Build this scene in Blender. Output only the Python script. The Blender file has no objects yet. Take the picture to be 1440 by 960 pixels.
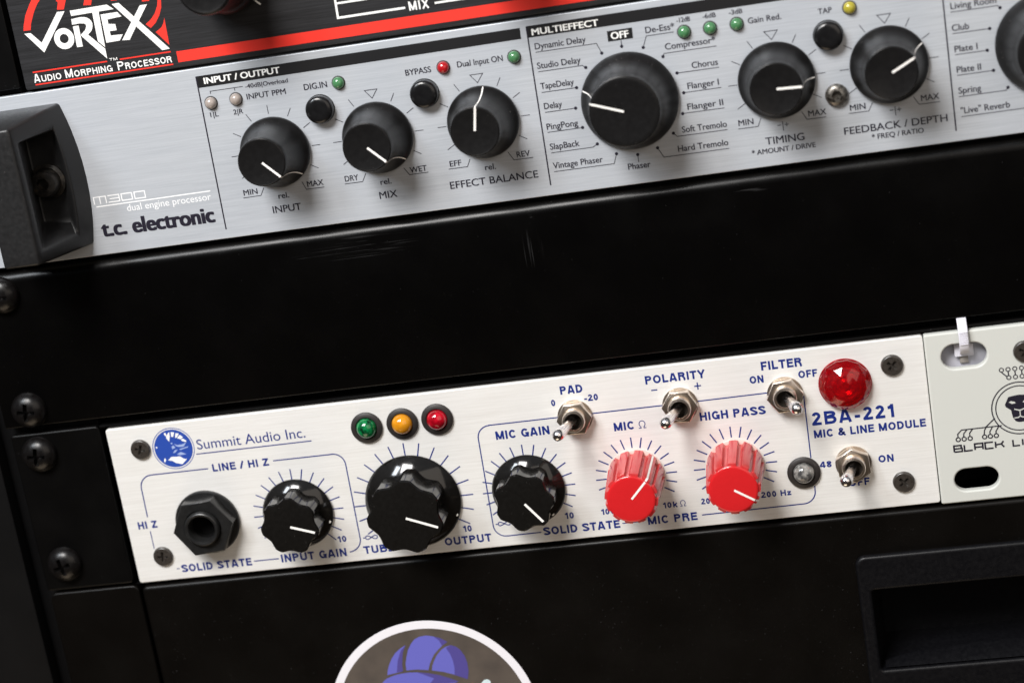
import bpy, bmesh, math, random
from mathutils import Vector, Matrix
random.seed(7)
SC = bpy.context.scene
COL = SC.collection
MM = 0.001

def W(x, y, z=0.0):
    """rack millimetres (x right, y up, z out of the rack) to world metres"""
    return Vector((x * MM, -z * MM, y * MM))

# ------------------------------------------------------------------ camera
cam = bpy.data.cameras.new('camera')
cam_o = bpy.data.objects.new('camera', cam)
COL.objects.link(cam_o)
R = [[0.97733, -0.16113, -0.13734], [-0.11692, -0.95157, 0.28433], [-0.17650, -0.26182, -0.94884]]
def WD(v): return Vector((v[0], -v[2], v[1]))
rx, ry, rz = WD(R[0]), -WD(R[1]), -WD(R[2])
m = Matrix(((rx.x, ry.x, rz.x), (rx.y, ry.y, rz.y), (rx.z, ry.z, rz.z)))
cam_o.matrix_world = Matrix.Translation(W(218.29, 93.566, 467.81)) @ m.to_4x4()
cam.lens = 68.42
cam.sensor_width = 36.0
cam.sensor_fit = 'HORIZONTAL'
cam.clip_start = 0.01
cam.clip_end = 50.0
cam.dof.use_dof = True
cam.dof.focus_distance = 0.492
cam.dof.aperture_fstop = 10.5
SC.camera = cam_o

# ------------------------------------------------------------------ world: dim room
world = bpy.data.worlds.new('World')
SC.world = world
world.use_nodes = True
nt = world.node_tree
bg = nt.nodes['Background']
tc_ = nt.nodes.new('ShaderNodeTexCoord')
sep = nt.nodes.new('ShaderNodeSeparateXYZ')
mr = nt.nodes.new('ShaderNodeMapRange')
mr.inputs['From Min'].default_value = -1.0
mr.inputs['From Max'].default_value = 1.0
rmp = nt.nodes.new('ShaderNodeValToRGB')
els = rmp.color_ramp.elements
els[0].position = 0.0; els[0].color = (0.10, 0.072, 0.045, 1)
els[1].position = 1.0; els[1].color = (0.62, 0.66, 0.74, 1)
e = els.new(0.45); e.color = (0.045, 0.038, 0.032, 1)
e = els.new(0.70); e.color = (0.30, 0.31, 0.34, 1)
nt.links.new(tc_.outputs['Generated'], sep.inputs[0])
nt.links.new(sep.outputs['Z'], mr.inputs['Value'])
nt.links.new(mr.outputs[0], rmp.inputs[0])
nt.links.new(rmp.outputs[0], bg.inputs['Color'])
bg.inputs['Strength'].default_value = 0.42

# ------------------------------------------------------------------ lamps: a two-pane window up and to the left, soft room bounce
def area(name, pos, target, sx, sy, watts, col, spread=math.pi):
    l = bpy.data.lights.new(name, 'AREA')
    l.shape = 'RECTANGLE'; l.size = sx; l.size_y = sy; l.energy = watts; l.color = col
    o = bpy.data.objects.new(name, l)
    COL.objects.link(o)
    p, t = W(*pos), W(*target)
    d = (t - p).normalized()
    o.matrix_world = Matrix.Translation(p) @ d.to_track_quat('-Z', 'Y').to_matrix().to_4x4()
    return o
area('window_pane_lamp', (-110, 770, 730), (130, -10, 0), 0.34, 0.38, 17.0, (1.0, 0.975, 0.95))
area('window_side_lamp', (-470, 730, 690), (130, -10, 0), 0.17, 0.38, 6.0, (0.88, 0.94, 1.0))
area('floor_bounce_lamp', (-200, -1150, 560), (130, -40, 0), 0.8, 0.6, 3.2, (1.0, 0.80, 0.58))

area('room_fill_lamp', (760, 420, 950), (130, -30, 0), 1.0, 0.9, 3.3, (1.0, 0.88, 0.76))

SC.view_settings.view_transform = 'Standard'
SC.view_settings.look = 'None'
SC.view_settings.exposure = 0.0
SC.view_settings.gamma = 1.0
SC.cycles.max_bounces = 8

# ------------------------------------------------------------------ materials
def mat(name, color, rough=0.5, metal=0.0, spec=0.5, coat=0.0, trans=0.0, ior=1.45, aniso=0.0):
    mt = bpy.data.materials.new(name)
    mt.use_nodes = True
    b = mt.node_tree.nodes['Principled BSDF']
    b.inputs['Base Color'].default_value = (*color, 1)
    b.inputs['Roughness'].default_value = rough
    b.inputs['Metallic'].default_value = metal
    b.inputs['Specular IOR Level'].default_value = spec
    b.inputs['Coat Weight'].default_value = coat
    b.inputs['Coat Roughness'].default_value = 0.06
    b.inputs['Transmission Weight'].default_value = trans
    b.inputs['IOR'].default_value = ior
    return mt

def N(mt, t, **kw):
    n = mt.node_tree.nodes.new(t)
    for k, v in kw.items():
        setattr(n, k, v)
    return n
def L(mt, a, b): mt.node_tree.links.new(a, b)
def BS(mt): return mt.node_tree.nodes['Principled BSDF']

def noise(mt, scale, size=1.0, detail=4.0, rough=0.55):
    """noise of the object's own coordinates, stretched by scale (per metre)"""
    tcn = N(mt, 'ShaderNodeTexCoord'); mp = N(mt, 'ShaderNodeMapping'); nz = N(mt, 'ShaderNodeTexNoise')
    mp.inputs['Scale'].default_value = scale
    nz.inputs['Scale'].default_value = size
    nz.inputs['Detail'].default_value = detail
    nz.inputs['Roughness'].default_value = rough
    L(mt, tcn.outputs['Object'], mp.inputs['Vector']); L(mt, mp.outputs[0], nz.inputs['Vector'])
    return nz.outputs['Fac']
def ramp(mt, fac, stops):
    r = N(mt, 'ShaderNodeValToRGB')
    el = r.color_ramp.elements
    el[0].position, el[0].color = stops[0][0], (*stops[0][1], 1)
    el[1].position, el[1].color = stops[-1][0], (*stops[-1][1], 1)
    for p, c in stops[1:-1]:
        q = el.new(p); q.color = (*c, 1)
    L(mt, fac, r.inputs[0])
    return r.outputs[0]
def maprange(mt, fac, a, b, c, d):
    r = N(mt, 'ShaderNodeMapRange')
    for k, v in zip(('From Min', 'From Max', 'To Min', 'To Max'), (a, b, c, d)):
        r.inputs[k].default_value = v
    L(mt, fac, r.inputs['Value'])
    return r.outputs[0]
def math2(mt, op, a, b):
    r = N(mt, 'ShaderNodeMath', operation=op)
    for i, v in enumerate((a, b)):
        if isinstance(v, (int, float)): r.inputs[i].default_value = v
        else: L(mt, v, r.inputs[i])
    return r.outputs[0]
def bump(mt, h, strength, dist):
    b = N(mt, 'ShaderNodeBump')
    b.inputs['Strength'].default_value = strength
    b.inputs['Distance'].default_value = dist
    L(mt, h, b.inputs['Height']); L(mt, b.outputs[0], BS(mt).inputs['Normal'])

def brushed(name, lo, hi, metal, rough, bstr):
    mt = mat(name, hi, rough, metal)
    fine = noise(mt, (70, 1, 2600), 1.0, 5.0, 0.7)
    broad = noise(mt, (30, 1, 700), 1.0, 3.0, 0.6)
    mix = math2(mt, 'ADD', math2(mt, 'MULTIPLY', fine, 0.65), math2(mt, 'MULTIPLY', broad, 0.35))
    L(mt, ramp(mt, mix, [(0.34, lo), (0.62, hi)]), BS(mt).inputs['Base Color'])
    L(mt, maprange(mt, mix, 0.3, 0.7, rough + 0.08, rough - 0.06), BS(mt).inputs['Roughness'])
    big = noise(mt, (22, 22, 38), 1.0, 5.0, 0.65)
    mx = N(mt, 'ShaderNodeMix', data_type='RGBA', blend_type='MULTIPLY')
    mx.inputs[0].default_value = 1.0
    src = BS(mt).inputs['Base Color'].links[0].from_socket
    L(mt, src, mx.inputs[6]); L(mt, ramp(mt, big, [(0.30, (0.93, 0.93, 0.92)), (0.62, (1, 1, 1))]), mx.inputs[7])
    L(mt, mx.outputs[2], BS(mt).inputs['Base Color'])
    r0 = BS(mt).inputs['Roughness'].links[0].from_socket
    L(mt, math2(mt, 'ADD', r0, maprange(mt, big, 0.3, 0.7, 0.05, -0.05)), BS(mt).inputs['Roughness'])
    bump(mt, mix, bstr, 0.00006)
    return mt

M_SILVER = brushed('brushed_silver', (0.435, 0.462, 0.502), (0.550, 0.578, 0.622), 0.30, 0.44, 0.26)
M_ALU = brushed('brushed_pale_aluminium', (0.74, 0.725, 0.70), (0.86, 0.85, 0.83), 0.22, 0.45, 0.28)
M_BLKBRUSH = brushed('brushed_black', (0.006, 0.006, 0.0065), (0.034, 0.034, 0.037), 0.2, 0.42, 0.5)

def plastic(name, color, rough, coat=0.0, wear=0.15, spec=0.5, dust=0.0):
    mt = mat(name, color, rough, 0.0, spec, coat)
    f = noise(mt, (900, 900, 900), 1.0, 4.0)
    L(mt, maprange(mt, f, 0.3, 0.7, rough - wear * 0.5, rough + wear * 0.5), BS(mt).inputs['Roughness'])
    c2 = tuple(min(1, c * 1.22 + 0.001) for c in color) if max(color) < 0.1 else tuple(c * 1.04 for c in color)
    L(mt, ramp(mt, f, [(0.35, color), (0.8, c2)]), BS(mt).inputs['Base Color'])
    if dust:
        src = BS(mt).inputs['Base Color'].links[0].from_socket
        d1 = maprange(mt, noise(mt, (2100, 2100, 2100), 1.0, 2.0), 0.705, 0.76, 0.0, 1.0)
        d2 = maprange(mt, noise(mt, (110, 110, 110), 1.0, 3.0), 0.45, 0.65, 0.0, dust)
        mx = N(mt, 'ShaderNodeMix', data_type='RGBA')
        L(mt, math2(mt, 'MULTIPLY', d1, d2), mx.inputs[0])
        L(mt, src, mx.inputs[6]); mx.inputs[7].default_value = (0.42, 0.40, 0.38, 1)
        L(mt, mx.outputs[2], BS(mt).inputs['Base Color'])
    return mt
M_KNOB = plastic('satin_black_plastic', (0.0075, 0.0073, 0.0075), 0.30, 0.0, 0.05, 0.20, 0.5)
M_GLOSSBLK = plastic('glossy_black_phenolic', (0.006, 0.0055, 0.005), 0.11, 0.2, 0.05, 0.5, 0.35)
M_BUTTON = plastic('black_button_plastic', (0.006, 0.006, 0.0065), 0.22, 0.0, 0.08)
M_HANDLE = plastic('dark_handle_plastic', (0.011, 0.011, 0.0115), 0.40, 0.0, 0.12, 0.45, 0.3)
M_NUTBLK = plastic('black_nut_plastic', (0.010, 0.010, 0.010), 0.33, 0.0, 0.10)
M_BEZEL = plastic('dark_rubber_bezel', (0.018, 0.015, 0.014), 0.5, 0.0, 0.1)
M_RED = plastic('red_knob_plastic', (0.48, 0.030, 0.031), 0.24, 0.15, 0.02, 0.65)
M_REDCAP = plastic('red_cap_plastic', (0.55, 0.015, 0.018), 0.18, 0.2, 0.05)
M_COLLAR = mat('pale_pink_plastic', (0.74, 0.50, 0.45), 0.35)
M_SCREWBLK = plastic('black_oxide_steel', (0.0035, 0.003, 0.003), 0.30, 0.0, 0.12, 0.35)
M_SCREWFLAT = plastic('worn_black_screw', (0.030, 0.025, 0.021), 0.30, 0.0, 0.18, 1.0)
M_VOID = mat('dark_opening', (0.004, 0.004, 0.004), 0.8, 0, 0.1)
M_WHITE = mat('white_print', (0.80, 0.80, 0.78), 0.5)
M_WHITELN = mat('white_pointer_paint', (0.82, 0.80, 0.77), 0.45)
M_INK = mat('black_print', (0.014, 0.012, 0.022), 0.5, 0, 0.3)
M_BAR = mat('black_bar_print', (0.010, 0.010, 0.011), 0.42, 0, 0.4)
M_NAVY = mat('navy_print', (0.007, 0.022, 0.175), 0.5, 0, 0.3)
M_BLUE = mat('blue_badge_print', (0.018, 0.060, 0.33), 0.45)
M_REDINK = mat('red_print', (0.78, 0.035, 0.022), 0.45)
M_PALEINK = mat('pale_print', (0.80, 0.81, 0.82), 0.5)
M_CHROME = mat('nickel', (0.70, 0.615, 0.53), 0.30, 1.0)
M_LEVER = mat('polished_chrome', (0.86, 0.83, 0.83), 0.20, 1.0)
M_BORESHADE = mat('shaded_bore_metal', (0.055, 0.045, 0.036), 0.4, 0.6)  # shade inside the toggle bushing hole, put into the metal's colour
M_RUST = mat('worn_dark_bolt', (0.045, 0.036, 0.028), 0.42, 0.6)
f_ = noise(M_RUST, (700, 700, 700), 1.0, 4.0)
L(M_RUST, ramp(M_RUST, f_, [(0.40, (0.016, 0.015, 0.014)), (0.62, (0.045, 0.040, 0.035)), (0.78, (0.10, 0.070, 0.045))]), BS(M_RUST).inputs['Base Color'])
M_DIRTYSTEEL = mat('dirty_steel', (0.35, 0.32, 0.29), 0.38, 0.8)
f_ = noise(M_DIRTYSTEEL, (900, 900, 900), 1.0, 4.0)
L(M_DIRTYSTEEL, ramp(M_DIRTYSTEEL, f_, [(0.38, (0.05, 0.045, 0.04)), (0.66, (0.34, 0.32, 0.29))]), BS(M_DIRTYSTEEL).inputs['Base Color'])
M_PALE = mat('pale_grey_paint', (0.56, 0.57, 0.535), 0.42)
M_TIE = mat('white_nylon', (0.70, 0.69, 0.75), 0.35)
BS(M_TIE).inputs['Subsurface Weight'].default_value = 0.15
BS(M_TIE).inputs['Subsurface Radius'].default_value = (0.001, 0.001, 0.001)
M_BACKTAB = mat('grey_back_tab', (0.50, 0.50, 0.56), 0.4)
M_TABHOLE = mat('tan_grey_hole', (0.24, 0.22, 0.20), 0.6)

# black powder coat with a few fine scratches where the panel is scuffed
def black_panel(name, base, rough, scratches=()):
    mt = mat(name, base, rough, 0.0, 0.20)
    f = noise(mt, (60, 60, 60), 1.0, 4.0)
    g = noise(mt, (2600, 2600, 2600), 1.0, 2.0)
    L(mt, maprange(mt, f, 0.3, 0.7, rough - 0.05, rough + 0.07), BS(mt).inputs['Roughness'])
    speck = maprange(mt, g, 0.725, 0.80, 0.0, 0.13)
    fac = speck
    for (cx, cy, rx_, ry_, sx, sy, thr, amp) in scratches:
        tcn = N(mt, 'ShaderNodeTexCoord')
        mp = N(mt, 'ShaderNodeMapping')
        mp.inputs['Location'].default_value = (-cx / rx_, 0, -cy / ry_)
        mp.inputs['Scale'].default_value = (1 / (rx_ * MM), 0, 1 / (ry_ * MM))
        L(mt, tcn.outputs['Object'], mp.inputs['Vector'])
        ln = N(mt, 'ShaderNodeVectorMath', operation='LENGTH')
        L(mt, mp.outputs[0], ln.inputs[0])
        mask = maprange(mt, ln.outputs['Value'], 0.3, 1.0, 1.0, 0.0)
        st = noise(mt, (sx, 1, sy), 1.0, 3.0, 0.6)
        fac = math2(mt, 'ADD', fac, math2(mt, 'MULTIPLY', math2(mt, 'MULTIPLY', mask, maprange(mt, st, thr, thr + 0.10, 0.0, 1.0)), amp))
    mx = N(mt, 'ShaderNodeMix', data_type='RGBA')
    mx.inputs[6].default_value = (*base, 1)
    mx.inputs[7].default_value = (0.45, 0.45, 0.46, 1)
    L(mt, fac, mx.inputs[0])
    L(mt, mx.outputs[2], BS(mt).inputs['Base Color'])
    bump(mt, g, 0.10, 0.00004)
    return mt
M_BLANK = black_panel('black_panel_paint', (0.0012, 0.0011, 0.0011), 0.25,
    [(98, -6.5, 15, 4.5, 45, 1900, 0.56, 0.05), (140, -13.0, 3.4, 6.0, 1500, 40, 0.60, 0.035), (141.5, -4.0, 3, 2.2, 300, 900, 0.56, 0.05),
     (84, -7.5, 8, 1.6, 60, 1700, 0.60, 0.04), (196, -4.2, 7, 2.2, 90, 900, 0.60, 0.04)])
M_TRAY = black_panel('black_tray_paint', (0.0014, 0.0013, 0.0013), 0.36)
M_DRAWER = black_panel('black_drawer_paint', (0.0022, 0.0018, 0.0015), 0.34)
M_RAIL = black_panel('black_rail_paint', (0.0025, 0.0025, 0.0028), 0.50)
M_BEZ2 = plastic('black_handle_bezel', (0.0028, 0.0028, 0.0036), 0.38, 0.0, 0.10, 0.25)

def gem(name, col, deep, rough=0.08, mixs=260):
    mt = mat(name, col, rough, 0.0, 0.6, 0.3)
    f = noise(mt, (mixs, mixs, mixs), 1.0, 2.0)
    L(mt, ramp(mt, f, [(0.36, deep), (0.66, col)]), BS(mt).inputs['Base Color'])
    return mt
M_LEDGREEN = gem('pale_green_lens', (0.065, 0.20, 0.085), (0.045, 0.15, 0.06), 0.12)
M_LEDRED = gem('deep_red_lens', (0.40, 0.010, 0.014), (0.22, 0.004, 0.008), 0.10)
M_LEDYEL = gem('yellow_lens', (0.38, 0.33, 0.035), (0.30, 0.25, 0.02), 0.12)
M_LEDCLEAR = gem('milky_clear_lens', (0.36, 0.31, 0.28), (0.22, 0.19, 0.17), 0.12)
M_GREEN = gem('emerald_lens', (0.004, 0.20, 0.055), (0.0015, 0.022, 0.008), 0.05, 800)
M_AMBER = gem('amber_lens', (0.66, 0.27, 0.012), (0.52, 0.20, 0.008), 0.06, 500)
M_RUBY = gem('ruby_lens', (0.50, 0.004, 0.018), (0.22, 0.001, 0.006), 0.06, 500)
M_CLEAR = gem('clear_lens', (0.30, 0.29, 0.27), (0.05, 0.05, 0.05), 0.05, 600)
M_JEWEL = mat('red_glass', (0.80, 0.010, 0.020), 0.03, 0.0, 0.6, 0.0, 0.85, 1.5)
M_JEWELBACK = mat('red_reflector', (0.34, 0.004, 0.010), 0.22, 0.5)

# ------------------------------------------------------------------ mesh building (all in mm)
class G:
    def __init__(self): self.v = []; self.f = []; self.mi = []
    def add(self, vs, fs, mi=0):
        o = len(self.v)
        self.v += [tuple(p) for p in vs]
        for q in fs:
            self.f.append(tuple(o + i for i in q)); self.mi.append(mi)
        return self
    def lathe(self, prof, n=64, cx=0, cy=0, mi=0, phase=0.0):
        vs = []; fs = []; rings = []
        for r, z in prof:
            if r < 1e-6:
                rings.append([len(vs)]); vs.append((cx, cy, z))
            else:
                rings.append(list(range(len(vs), len(vs) + n)))
                vs += [(cx + r * math.cos(phase + 2 * math.pi * i / n), cy + r * math.sin(phase + 2 * math.pi * i / n), z) for i in range(n)]
        for a, b in zip(rings, rings[1:]):
            for i in range(n):
                j = (i + 1) % n
                if len(a) == 1 and len(b) == 1: continue
                if len(b) == 1: fs.append((a[i], a[j], b[0]))
                elif len(a) == 1: fs.append((a[0], b[j], b[i]))
                else: fs.append((a[i], a[j], b[j], b[i]))
        return self.add(vs, fs, mi)
    def rings(self, loops, cap=True, mi=0):
        """loft closed loops of equal length; optional flat cap on the last"""
        n = len(loops[0]); vs = [p for l in loops for p in l]; fs = []
        for k in range(len(loops) - 1):
            for i in range(n):
                j = (i + 1) % n
                fs.append((k * n + i, k * n + j, (k + 1) * n + j, (k + 1) * n + i))
        if cap: fs.append(tuple((len(loops) - 1) * n + i for i in range(n)))
        return self.add(vs, fs, mi)
    def poly(self, pts, z, mi=0):
        a = sum(p[0] * q[1] - q[0] * p[1] for p, q in zip(pts, pts[1:] + pts[:1]))
        if a < 0: pts = pts[::-1]
        return self.add([(x, y, z) for x, y in pts], [tuple(range(len(pts)))], mi)
    def disc(self, cx, cy, r, z, n=40, mi=0):
        return self.poly([(cx + r * math.cos(2 * math.pi * i / n), cy + r * math.sin(2 * math.pi * i / n)) for i in range(n)], z, mi)
    def ring(self, cx, cy, r0, r1, z, n=64, mi=0):
        vs = []; fs = []
        for i in range(n):
            c, s = math.cos(2 * math.pi * i / n), math.sin(2 * math.pi * i / n)
            vs += [(cx + r0 * c, cy + r0 * s, z), (cx + r1 * c, cy + r1 * s, z)]
        for i in range(n):
            j = (i + 1) % n
            fs.append((2 * i, 2 * i + 1, 2 * j + 1, 2 * j))
        return self.add(vs, fs, mi)
    def line(self, pts, w, z, closed=False, mi=0):
        """flat printed stroke with mitred joints"""
        P = []
        for p in pts:
            q = Vector((p[0], p[1]))
            if not P or (q - P[-1]).length > 1e-4: P.append(q)
        if closed and (P[0] - P[-1]).length < 1e-6: P.pop()
        n = len(P); left = []; right = []
        for i in range(n):
            a = P[i - 1] if (i > 0 or closed) else None
            b = P[(i + 1) % n] if (i < n - 1 or closed) else None
            d1 = (P[i] - a).normalized() if a is not None else None
            d2 = (b - P[i]).normalized() if b is not None else None
            if d1 is None: d1 = d2
            if d2 is None: d2 = d1
            nn = Vector((-d1.y - d2.y, d1.x + d2.x))
            nn = nn.normalized() if nn.length > 1e-6 else Vector((-d1.y, d1.x))
            k = 1.0 / max(0.45, nn.dot(Vector((-d1.y, d1.x))))
            left.append(P[i] + nn * w * 0.5 * k); right.append(P[i] - nn * w * 0.5 * k)
        vs = [(p.x, p.y, z) for p in left] + [(p.x, p.y, z) for p in right]
        m_ = n if closed else n - 1
        return self.add(vs, [(n + i, n + (i + 1) % n, (i + 1) % n, i) for i in range(m_)], mi)
    def box(self, x0, x1, y0, y1, z0, z1, mi=0):
        vs = [(x, y, z) for z in (z0, z1) for y in (y0, y1) for x in (x0, x1)]
        return self.add(vs, [(0, 2, 3, 1), (4, 5, 7, 6), (0, 1, 5, 4), (2, 6, 7, 3), (1, 3, 7, 5), (0, 4, 6, 2)], mi)
    def mesh(self, name, mats, sharp=32, bevel=0.0, bseg=2, bang=30, flat=False):
        me = bpy.data.meshes.new(name)
        me.from_pydata([tuple(W(*p)) for p in self.v], [], self.f)
        # W() mirrors no axis pair in a way that flips winding: (x,y,z)->(x,-z,y) is a rotation
        for p, k in zip(me.polygons, self.mi): p.material_index = k
        finish(me, mats, sharp, bevel, bseg, bang, flat)
        return me

def finish(me, mats, sharp=32, bevel=0.0, bseg=2, bang=30, flat=False):
    if bevel > 0:
        bm = bmesh.new(); bm.from_mesh(me)
        bmesh.ops.remove_doubles(bm, verts=bm.verts, dist=1e-7)
        es = [e for e in bm.edges if len(e.link_faces) == 2 and e.calc_face_angle(0) > math.radians(bang)]
        bmesh.ops.bevel(bm, geom=es, offset=bevel * MM, segments=bseg, profile=0.5, affect='EDGES', clamp_overlap=True)
        bm.to_mesh(me); bm.free()
    ml = mats if isinstance(mats, (list, tuple)) else [mats]
    keep = [min(p.material_index, len(ml) - 1) for p in me.polygons]
    me.materials.clear()
    for q in ml: me.materials.append(q)
    for p, k in zip(me.polygons, keep): p.material_index = k
    for p in me.polygons: p.use_smooth = not flat
    if not flat: me.set_sharp_from_angle(angle=math.radians(sharp))
    me.update()

def evaluated(o):
    dg = bpy.context.evaluated_depsgraph_get()
    dg.update()
    ev = o.evaluated_get(dg)
    return bpy.data.meshes.new_from_object(ev, depsgraph=dg)

def cut(me, cutters):
    """boolean difference of meshes, evaluated without operators"""
    a = bpy.data.objects.new('tmp_a', me); COL.objects.link(a)
    tmp = []
    for c in cutters:
        b = bpy.data.objects.new('tmp_b', c); COL.objects.link(b); tmp.append(b)
        md = a.modifiers.new('b', 'BOOLEAN'); md.operation = 'DIFFERENCE'; md.object = b; md.solver = 'EXACT'
    out = evaluated(a)
    for o in tmp + [a]: bpy.data.objects.remove(o)
    return out

def plate(name, outlines, z0, z1, bev, mats, segs=3):
    """a flat sheet with holes: the first outline is the rim, the rest are openings; edges rounded by bev"""
    cu = bpy.data.curves.new('tmp', 'CURVE')
    cu.dimensions = '2D'; cu.fill_mode = 'BOTH'
    h = (z1 - z0) / 2
    cu.extrude = max(0.0, h - bev) ; cu.bevel_depth = bev; cu.bevel_resolution = segs; cu.offset = -bev
    for pts in outlines:
        sp = cu.splines.new('POLY'); sp.points.add(len(pts) - 1); sp.use_cyclic_u = True
        for p, q in zip(sp.points, pts): p.co = (q[0], q[1], 0, 1)
    o = bpy.data.objects.new('tmp', cu); COL.objects.link(o)
    me = evaluated(o)
    bpy.data.objects.remove(o); bpy.data.curves.remove(cu)
    for v in me.vertices: v.co = W(v.co.x, v.co.y, v.co.z + (z0 + z1) / 2)
    me.name = name
    finish(me, mats, 35)
    return me
def rrect(x0, x1, y0, y1, r, n=8):
    out = []
    for cx, cy, a in ((x1 - r, y1 - r, 0), (x0 + r, y1 - r, 90), (x0 + r, y0 + r, 180), (x1 - r, y0 + r, 270)):
        out += [(cx + r * math.cos(math.radians(a + 90 * i / n)), cy + r * math.sin(math.radians(a + 90 * i / n))) for i in range(n + 1)]
    return out
def circ(cx, cy, r, n=48): return [(cx + r * math.cos(2 * math.pi * i / n), cy + r * math.sin(2 * math.pi * i / n)) for i in range(n)]

# ------------------------------------------------------------------ things and parts
def thing(name, label, cat, base=(0, 0, 0)):
    o = bpy.data.objects.new(name, None)
    o.empty_display_size = 0.01
    o.location = W(*base)
    COL.objects.link(o)
    o['label'] = label; o['category'] = cat
    return o
def origin(o):
    p = o.location.copy()
    while o.parent: o = o.parent; p = p + o.location
    return p
def part(name, me, parent, at=(0, 0, 0), rot=0.0, label=None, sub=False):
    """a mesh as a child. at is in rack millimetres; a sub-part sits at its part's own origin"""
    o = bpy.data.objects.new(name, me)
    COL.objects.link(o)
    o.parent = parent
    o.location = W(*at) if sub else W(*at) - origin(parent)
    o.rotation_euler = (0, math.radians(rot), 0)     # turns clockwise as seen from the front
    if label: o['label'] = label
    return o

# ------------------------------------------------------------------ writing
_cap = {}
def glyphs(s, off):
    cu = bpy.data.curves.new('tmp', 'FONT')
    cu.body = s; cu.size = 1.0; cu.offset = off; cu.resolution_u = 4
    o = bpy.data.objects.new('tmp', cu); COL.objects.link(o)
    me = evaluated(o)
    bpy.data.objects.remove(o); bpy.data.curves.remove(cu)
    vs = [(v.co.x, v.co.y) for v in me.vertices]; fs = [tuple(p.vertices) for p in me.polygons]
    bpy.data.meshes.remove(me)
    return vs, fs
def text(g, s, x, y, w, h, z, off=0.0, bold=0.0, mi=0):
    """humanist sans lettering fitted to a width w and a capital height h; bold thickens it with shifted layers"""
    if 'H' not in _cap: _cap['H'] = max(v[1] for v in glyphs('H', 0)[0])
    vs, fs = glyphs(s, off)
    x0 = min(v[0] for v in vs); x1 = max(v[0] for v in vs)
    kx = (w - 2 * bold) / (x1 - x0); ky = h / _cap['H']
    sh = [(0, 0)] if bold == 0 else [(d, e_) for d in (0, bold * 0.67, bold * 1.33, bold * 2) for e_ in (-0.35 * bold, 0.35 * bold)]
    for i, (d, e_) in enumerate(sh):
        g.add([(x + d + (v[0] - x0) * kx, y + e_ + v[1] * ky, z + 0.004 * i) for v in vs], fs, mi)

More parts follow.
